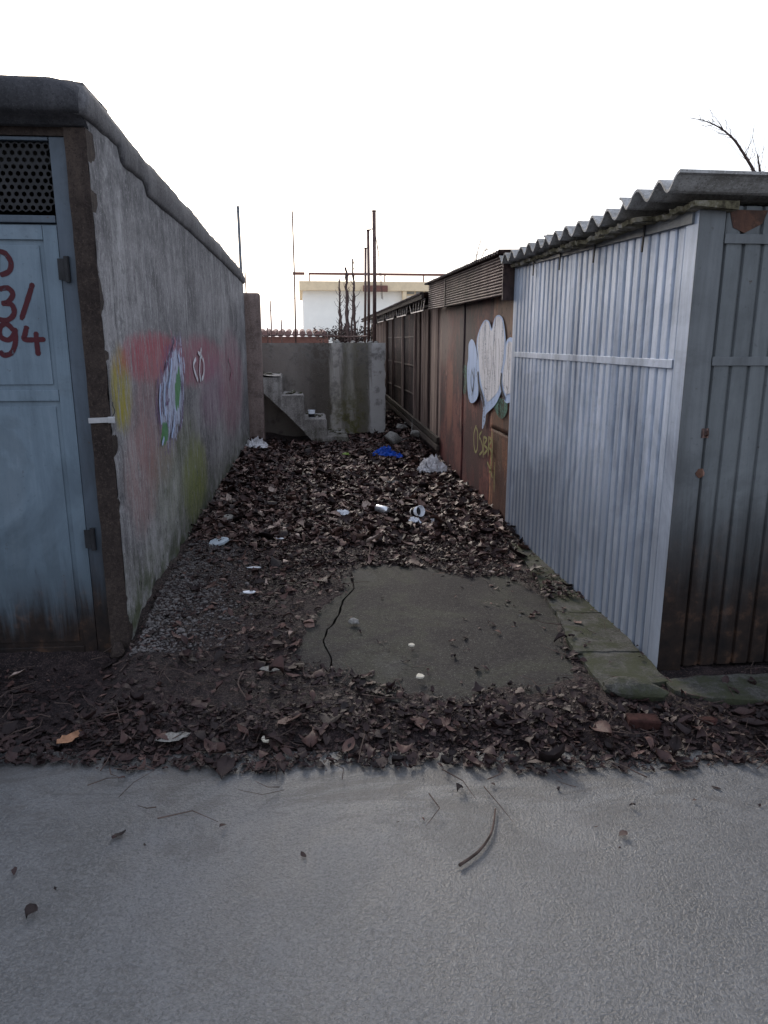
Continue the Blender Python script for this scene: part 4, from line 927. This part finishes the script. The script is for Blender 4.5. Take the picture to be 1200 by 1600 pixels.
# flat slab fragments by the left wall
for (a, b, w, d, mt, lab, rz) in ((342,851,.085,.05,'p_plate','pale blue-grey flat slab fragment by the left wall foot',.5), (354,818,.07,.05,'rubble','dull grey flat slab fragment beyond the pale one',.9)):
    p = gz(a, b, .06); h = soil_h(p.x, p.y); n = 9; r_ = random.Random(a)
    out = [Vector((w*math.cos(k/n*6.283)*r_.uniform(.8,1.1), d*math.sin(k/n*6.283)*r_.uniform(.8,1.1), 0)) for k in range(n)]
    if mt == 'p_plate': M['p_plate'] = flat('pale_slate', (.36,.41,.45), .7, vary=.15)
    o = MB().prism(out, (0,0,.018)).build('slab_fragment', mt, bevel=.003); o.location = (p.x, p.y, h+.012); o.rotation_euler = (.12, -.2, rz); tag(o, lab, 'slab fragment')
def crumple(name, px, py, sx, sy, hgt, mt, label, cat, seed, n=22, group=None, dz=0.):
    p = gz(px, py, .03); h = soil_h(p.x, p.y); p = gz(px, py, h); vs = []; fs = []
    for i in range(n+1):
        for k in range(n+1):
            u, v = i/n*2-1, k/n*2-1; q = Vector((u*3+seed, v*3, seed*.7))
            rr = 1+.25*mnoise.noise(Vector((math.atan2(v, u), seed, 0)))
            e = max(abs(u), abs(v)); zz = hgt*(1-e**2)*(.45+.9*abs(mnoise.noise(q*.9)))+hgt*.4*abs(mnoise.noise(q*2.1))+hgt*.22*abs(mnoise.noise(q*5.2))
            vs.append((sx*u*rr+.3*sx*mnoise.noise(q*1.4), sy*v*rr+.3*sy*mnoise.noise(q*1.4+Vector((5,5,5))), zz+.004))
    for i in range(n):
        for k in range(n): a = i*(n+1)+k; fs.append((a, a+n+1, a+n+2, a+1))
    o = MB().add(vs, fs).build(name, mt, smooth=False, fix=False); o.location = (p.x, p.y, h+dz)
    md = o.modifiers.new('thick', 'SOLIDIFY'); md.thickness = .002
    return tag(o, label, cat, group)
crumple('plastic_bag', 600, 713, .13, .06, .10, 'bluebag', 'crumpled bright blue plastic bag near the foot of the platform', 'bag', 1)
crumple('plastic_bag', 622, 716, .06, .05, .05, 'bluebag', 'small scrap of blue plastic beside the larger blue bag', 'bag', 4)
crumple('plastic_bag', 674, 738, .14, .12, .17, 'clearbag', 'crumpled milky plastic bag against the rust-brown shed foot', 'bag', 2, n=46)
crumple('plastic_bag', 402, 700, .13, .10, .12, 'clearbag', 'crumpled whitish plastic sheet at the foot of the brown pier', 'bag', 6)
crumple('paper_scrap', 535, 806, .07, .045, .05, 'whitepaper', 'crumpled white paper left of the silver can', 'paper', 3)
crumple('plastic_bag', 776, 942, .05, .04, .03, 'clearbag', 'small white plastic scrap in the leaves beside the bare slab', 'plastic scrap', 8)
crumple('paper_scrap', 648, 818, .05, .04, .05, 'whitepaper', 'small torn white paper below the white cup', 'paper', 9)
crumple('paper_scrap', 675, 820, .05, .04, .05, 'clearbag', 'dull white scrap to the right of the torn paper', 'paper', 10)
crumple('cloth_rag', 835, 968, .17, .055, .035, 'tan_rag' if 'tan_rag' in M else 'rubble', 'long pale bark-like rag in leaves at the slab edge beside the footing', 'rag', 12)
def can():
    p = gz(597, 800, .05); h = soil_h(p.x, p.y); e = empty('drink_can', (p.x, p.y, h+.036)); tag(e, 'silver drink can lying on its side among the leaves', 'can')
    prof = [(-.062,.0),(-.062,.022),(-.058,.026),(-.05,.033),(.048,.033),(.058,.026),(.062,.024),(.06,.02),(.06,0)]
    n = 18; vs = []; fs = []
    for a, r in prof:
        for k in range(n): t = 6.2832*k/n; vs.append((a, r*math.cos(t), r*math.sin(t)))
    for i in range(len(prof)-1):
        for k in range(n): q = i*n+k; w = i*n+(k+1) % n; fs.append((q, w, w+n, q+n))
    MB().add(vs, fs).build('body', 'can', e, smooth=True); MB().box(.0605,.0615,-.005,.014,-.006,.006).build('tab', 'greymetal', e)
    e.rotation_euler = (0, .08, -.65)
can()
def cup(px, py, z, name, label, tilt, s=1., y=None):
    p = gz(px, py, z) if y is None else gy(px, py, y)
    e = empty(name, p); tag(e, label, 'cup'); n = 16; vs = []; fs = []; prof = [(0,.0),(.026,.0),(.036,.08),(.034,.08),(.025,.004),(0,.004)]
    for r, z_ in prof:
        for k in range(n): t = 6.2832*k/n; vs.append((r*s*math.cos(t), r*s*math.sin(t), z_*s))
    for i in range(len(prof)-1):
        for k in range(n): q = i*n+k; w = i*n+(k+1) % n; fs.append((q, w, w+n, q+n))
    MB().add(vs, fs).build('cup_body', 'whitepaper', e, smooth=True)
    mb = MB(); mb.tube([(.0366*s*math.cos(k/16*6.283), .0366*s*math.sin(k/16*6.283), .08*s) for k in range(17)], .002*s, 5); mb.build('cup_rim', 'whitepaper', e)
    mb = MB(); mb.tube([(0,0,.012*s),(0,0,.045*s)], .0285*s, 16, .0332*s); mb.build('cup_band', 'blackmetal', e)
    e.rotation_euler = tilt; return e
cup(645, 800, soil_h(.95, 6.2)+.035, 'paper_cup', 'white paper cup tipped over among leaves beside the can', (1.3, .2, .5), 1.25)
ce_ = cup(487, 652, 0, 'paper_cup', 'white paper cup with dark band standing on the stair tread', (0,0,0), 1.35, y=9.98); ce_.location.z = Z[2]+.004
for i, (a, b, w, d, rz, lab) in enumerate(((437,844,.045,.012,.1,'thin white strip of litter lying left of the sticks'), (391,928,.045,.022,.3,'white triangular scrap on dark gravel by the left wall'), (397,890,.05,.008,.2,'narrow pale stick-like scrap above the triangular one'), (605,716,.025,.02,0,'small white bottle cap in front of the blue bag'), (416,1149,.03,.026,.5,'pale cream chip of plaster on the leaves near the lane'), (656,1062,.026,.02,.9,'pale dry leaf scrap on the lower edge of the bare slab'), (643,1013,.018,.014,.2,'tiny pale chip in the middle of the bare slab'))):
    p = gz(a, b, .02); h = max(soil_h(p.x, p.y), .022 if i in (5, 6) else -1); r_ = random.Random(i+3)
    out = [Vector((w*math.cos(k/7*6.283)*r_.uniform(.6,1.1), d*math.sin(k/7*6.283)*r_.uniform(.6,1.1), 0)) for k in range(7)]
    o = MB().prism(out, (0,0,.006)).build('litter_scrap', 'whitepaper' if i < 4 else 'cream', bevel=.001) if i < 4 else None
    if o is None:
        if 'cream' not in M: M['cream'] = flat('cream_plaster_chip', (.5,.46,.38), .8, vary=.2)
        o = MB().prism(out, (0,0,.008)).build('litter_scrap', 'cream', bevel=.001)
    o.location = (p.x, p.y, h+.012); o.rotation_euler = (.15, .1, rz); tag(o, lab, 'scrap')
stone('bottle', 540, 712, (.05,.025,.025), 'greenglass', 'small yellow-green plastic scrap at the foot of the stairs', 'plastic scrap', 21)
# rubble on the platform top and crumbs on the stairs
rq = random.Random(8)
for k in range(16):
    x, yy = rq.uniform(.45, 1.1), rq.uniform(10.76, 11.3); r = rq.uniform(.02, .06); mb = MB(); chunk(mb, (0,0,r*.35), (r, r*.8, r*.6), k+40); o = mb.build('rubble_chunk', 'rubble'); o.location = (x, yy, PZ-.014)
    tag(o, 'small broken concrete chunk lying on top of the platform by the fence posts', 'rubble', 'rubble on the platform')
for i in range(4):
    for k in range(9):
        x = rq.uniform(X[i]+.04 if i else -.55, X[i+1]-.05); yy = rq.uniform(10.15, 10.6); r = rq.uniform(.015, .05); mb = MB(); chunk(mb, (0,0,r*.3), (r, r*.8, r*.5), k+60+i*10); o = mb.build('rubble_chunk', 'stair'); o.location = (x, yy, Z[i]+.002)
        tag(o, 'crumb of broken concrete lying on the stair treads', 'rubble', 'rubble on the stairs')

# ---------------------------------------------------------------- leaf litter
LG = 4
def leaf_field(N, dens, smin, smax, lift=.0, seed=1):
    r = np.random.default_rng(seed); out = []
    got = 0; X_ = []
    while got < N:
        x = r.uniform(-2.6, 2.6, 4000); y = r.uniform(1.7, 12.6, 4000); d = dens(x, y); k = r.random(4000) < d
        X_.append(np.stack([x[k], y[k]], 1)); got += k.sum()
    P_ = np.concatenate(X_)[:N]
    H_ = np.array([soil_h(a, b) for a, b in P_])
    inslab = (P_[:,0] > -.2) & (P_[:,0] < 1.45) & (P_[:,1] > 2.5) & (P_[:,1] < 4.7)
    H_ = np.where(inslab, np.maximum(H_, .008), H_); H_ = np.where(P_[:,1] < LANE_Y(P_[:,0])+.14, np.maximum(H_, -.018), H_)
    inpl = (P_[:,0] > 1.27) & (P_[:,1] > 2.72) & (P_[:,1] < 4.3); H_ = np.where(inpl, np.maximum(H_, .037), H_)
    L = r.uniform(smin, smax, N)*r.choice([1., .65, 1.3, 1.6], N, p=[.45,.3,.2,.05]); Wd = L*r.uniform(.25, .85, N); yaw = r.uniform(0, 6.283, N)
    curl = r.normal(0, 1, N)*.5; fold = r.normal(.3, .6, N); tx = r.normal(0, .25, N); ty = r.normal(0, .22, N)
    u = np.linspace(-1, 1, LG+1); prof = np.sqrt(np.clip(1-np.abs(u)**1.7, 0, 1))*np.array([.0, .85, 1., .8, .0])+np.array([.08,0,0,0,.03])
    v = np.array([-1., 0., 1.])
    U, Vv = np.meshgrid(u, v, indexing='ij'); PW = np.repeat(prof[:,None], 3, 1)
    jit = r.normal(0, .2, (N, LG+1, 3))
    lx_ = U[None]*L[:,None,None]*.5; ly_ = (Vv*PW)[None]*Wd[:,None,None]*.5*(1+jit)
    lz_ = curl[:,None,None]*(U[None]**2)*L[:,None,None]*.35 + fold[:,None,None]*np.abs(Vv)[None]*Wd[:,None,None]*.35 + jit*L[:,None,None]*.12
    lz_ += lx_*tx[:,None,None]+ly_*ty[:,None,None]
    lz_ -= lz_.min((1,2))[:,None,None]*.75
    cz, sz = np.cos(yaw)[:,None,None], np.sin(yaw)[:,None,None]
    gx_ = P_[:,0][:,None,None]+lx_*cz-ly_*sz; gy_ = P_[:,1][:,None,None]+lx_*sz+ly_*cz; gz_ = H_[:,None,None]+.002+lz_+(r.random(N)*lift)[:,None,None]
    V_ = np.stack([gx_, gy_, gz_], -1).reshape(-1, 3); nv = (LG+1)*3
    base = np.array([(i*3+k, i*3+k+1, (i+1)*3+k+1, (i+1)*3+k) for i in range(LG) for k in range(2)])
    F_ = (base[None]+np.arange(N)[:,None,None]*nv).reshape(-1, 4)
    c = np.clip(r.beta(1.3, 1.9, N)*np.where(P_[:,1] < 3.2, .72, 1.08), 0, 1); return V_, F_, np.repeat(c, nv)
def inpath(x, y):
    lw = LX0+.0286*(y-3.48)
    al = (y > 3.5) & (x > lw+.02) & (x < 1.56); fr = (y <= 3.5) & ~((x > 1.55) & (y > 2.8)) & ~((x < -.87) & (y > 3.42))
    st_ = (y > 9.9) & (x < .66); bl_ = (y > 10.6) & (x < 1.22)
    return (al | fr) & ~st_ & ~bl_
def slabf(x, y): return np.array([slab_in(a, b) for a, b in zip(np.atleast_1d(x), np.atleast_1d(y))])
def dens_all(x, y):
    d = np.where(inpath(x, y), 1., 0.)
    pn = .5+.5*np.sin(x*3.1+1.3*np.sin(y*2.3))*np.sin(y*2.7+x)
    d *= np.where(y < LANE_Y(x)+.42, .5+.4*pn, np.where(y < 4.5, .10+.35*pn**2, np.where(y < 5.2, .3+.4*pn, .6+.4*pn)))
    d *= 1-.975*np.clip(slabf(x, y)*1.6, 0, 1)
    ed = LANE_Y(x)+.015+.02*np.sin(x*5)+.015*np.sin(x*13+1); d *= np.where(y < ed, .004, 1)
    d *= np.where((x > 1.25) & (y < 3.7) & (y > 2.7), .05, 1); d *= 1+1.6*np.exp(-((x-1.12)/.16)**2-((y-4.0)/.4)**2); d *= np.where(np.abs(x) > 1.9, .6, 1)
    d *= np.where((x < -.35) & (y > 3.6) & (y < 5.0), .35, 1)
    return d
Va, Fa, Ca = leaf_field(20000, lambda x, y: dens_all(x, y)*np.where(y > 5.0, 1, np.where(y < 2.9, .07, .15)), .035, .085, .012, 1)
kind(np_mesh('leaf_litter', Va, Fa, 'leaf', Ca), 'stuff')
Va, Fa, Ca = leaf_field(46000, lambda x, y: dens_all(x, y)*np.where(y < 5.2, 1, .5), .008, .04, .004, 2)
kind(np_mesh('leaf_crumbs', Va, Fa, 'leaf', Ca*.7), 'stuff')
# twigs
r = np.random.default_rng(5); tw = MB(); cnt = 0
while cnt < 900:
    x, y_ = r.uniform(-2.4, 2.4), r.uniform(2.05, 9.5)
    if not bool(inpath(np.array([x]), np.array([y_]))[0]): continue
    if slabf(np.array([x]), np.array([y_]))[0] > .1 and r.random() < .8: continue
    h = max(soil_h(x, y_), -.018); L = r.uniform(.05, .22); a = r.uniform(0, 6.283); b = a+r.normal(0, .5)
    tw.tube([(x, y_, h+.012), (x+L*.5*math.cos(a), y_+L*.5*math.sin(a), h+.02), (x+L*.5*(math.cos(a)+math.cos(b)), y_+L*.5*(math.sin(a)+math.sin(b)), h+.014+r.uniform(0,.03))], r.uniform(.001,.0035), 5, .0008); cnt += 1
kind(tw.build('twig_litter', 'twig', fix=False), 'stuff')
# gravel along the left wall
gv = MB(); cnt = 0; bm = bmesh.new(); bmesh.ops.create_icosphere(bm, subdivisions=1, radius=1); IV = [v.co.copy() for v in bm.verts]; IF = [tuple(v.index for v in f.verts) for f in bm.faces]; bm.free()
while cnt < 4200:
    y_ = r.uniform(3.3, 6.2); lw = LX0+.0286*(y_-3.48); x = lw+.04+abs(r.normal(0, .22)); 
    if x > lw+.6: continue
    s_ = r.uniform(.003, .009)*(1 if r.random() < .9 else 1.8); h = soil_h(x, y_)
    gv.add([(x+v.x*s_*(1+.3*nz(v.x*3, cnt, 1)), y_+v.y*s_*(1+.3*nz(v.y*3, cnt, 2)), h+s_*.3+v.z*s_*.6) for v in IV], IF); cnt += 1
kind(gv.build('gravel', 'gravel', fix=False), 'stuff')
# a few sticks and single leaves that stand out
def stick(name, px, r0, label, z=.03, r1=None):
    pts = []
    for a, b in px: p = gz(a, b, z); p = gz(a, b, max(soil_h(p.x, p.y), -.018)+z*.6); pts.append(p)
    o = MB().tube(spline(pts, 5), r0, 7, r1 or r0*.5).build(name, 'twig', smooth=True, fix=False); tag(o, label, 'stick'); return o
stick('stick', [(545,838),(565,845),(578,855),(575,872)], .009, 'dark crooked stick lying on the leaves below the can')
stick('stick', [(450,872),(490,856),(528,842)], .009, 'long straight dark stick left of the crooked one')
stick('stick', [(380,1050),(372,1068),(384,1090)], .005, 'small forked twig near the slab\'s left edge')
stick('stick', [(1010,1145),(1060,1150),(1085,1140),(1098,1128)], .004, 'pale thin bent twig in front of the shed corner')
stick('stick', [(1070,1178),(1082,1150)], .003, 'short pale twig crossing the bent twig')
stick('stick', [(140,1155),(170,1158),(230,1152)], .003, 'thin pale straw lying in dark soil before the garage door')
stick('stick', [(475,700),(483,690),(490,675)], .007, 'dead stem leaning against the underside of the stairs', .05)
stick('stick', [(718,1352),(748,1330),(768,1300),(774,1264)], .005, 'curved dark twig lying alone on the grey lane', .012)
def one_leaf(px, py, L, mt, label, rz, seed):
    p = gz(px, py, .02); h = max(soil_h(p.x, p.y), -.018); r_ = random.Random(seed); vs = []; fs = []; n = 8
    for i in range(n+1):
        u = i/n*2-1; w = L*.24*math.sqrt(max(0, 1-abs(u)**1.6))*(1+.15*r_.uniform(-1,1))+.001
        for k in (-1, 0, 1): vs.append((u*L/2, k*w, .012+.25*L*u*u*.4+abs(k)*w*.45+.004*r_.uniform(-1,1)))
    fs = [(3*i+k, 3*i+k+1, 3*i+4+k, 3*i+3+k) for i in range(n) for k in (0, 1)]
    o = MB().add(vs, fs).build('fallen_leaf', mt, smooth=True, fix=False); o.location = (p.x, p.y, h); o.rotation_euler.z = rz
    md = o.modifiers.new('thick', 'SOLIDIFY'); md.thickness = .0012
    return tag(o, label, 'leaf')
one_leaf(110, 1146, .12, 'tan', 'curled orange-tan leaf on black soil before the garage door', .9, 1)
one_leaf(270, 1150, .13, 'leafgrey' if 'leafgrey' in M else 'rubble', 'grey curled leaf near the lane below the slab\'s left side', .3, 2)
one_leaf(690, 895, .13, 'twig', 'dark curled leaf heap above the bare slab', .2, 3)
one_leaf(425, 1048, .11, 'tan_grey' if 'tan_grey' in M else 'rubble', 'pale grey-brown leaf beside the slab\'s left corner', .1, 5)
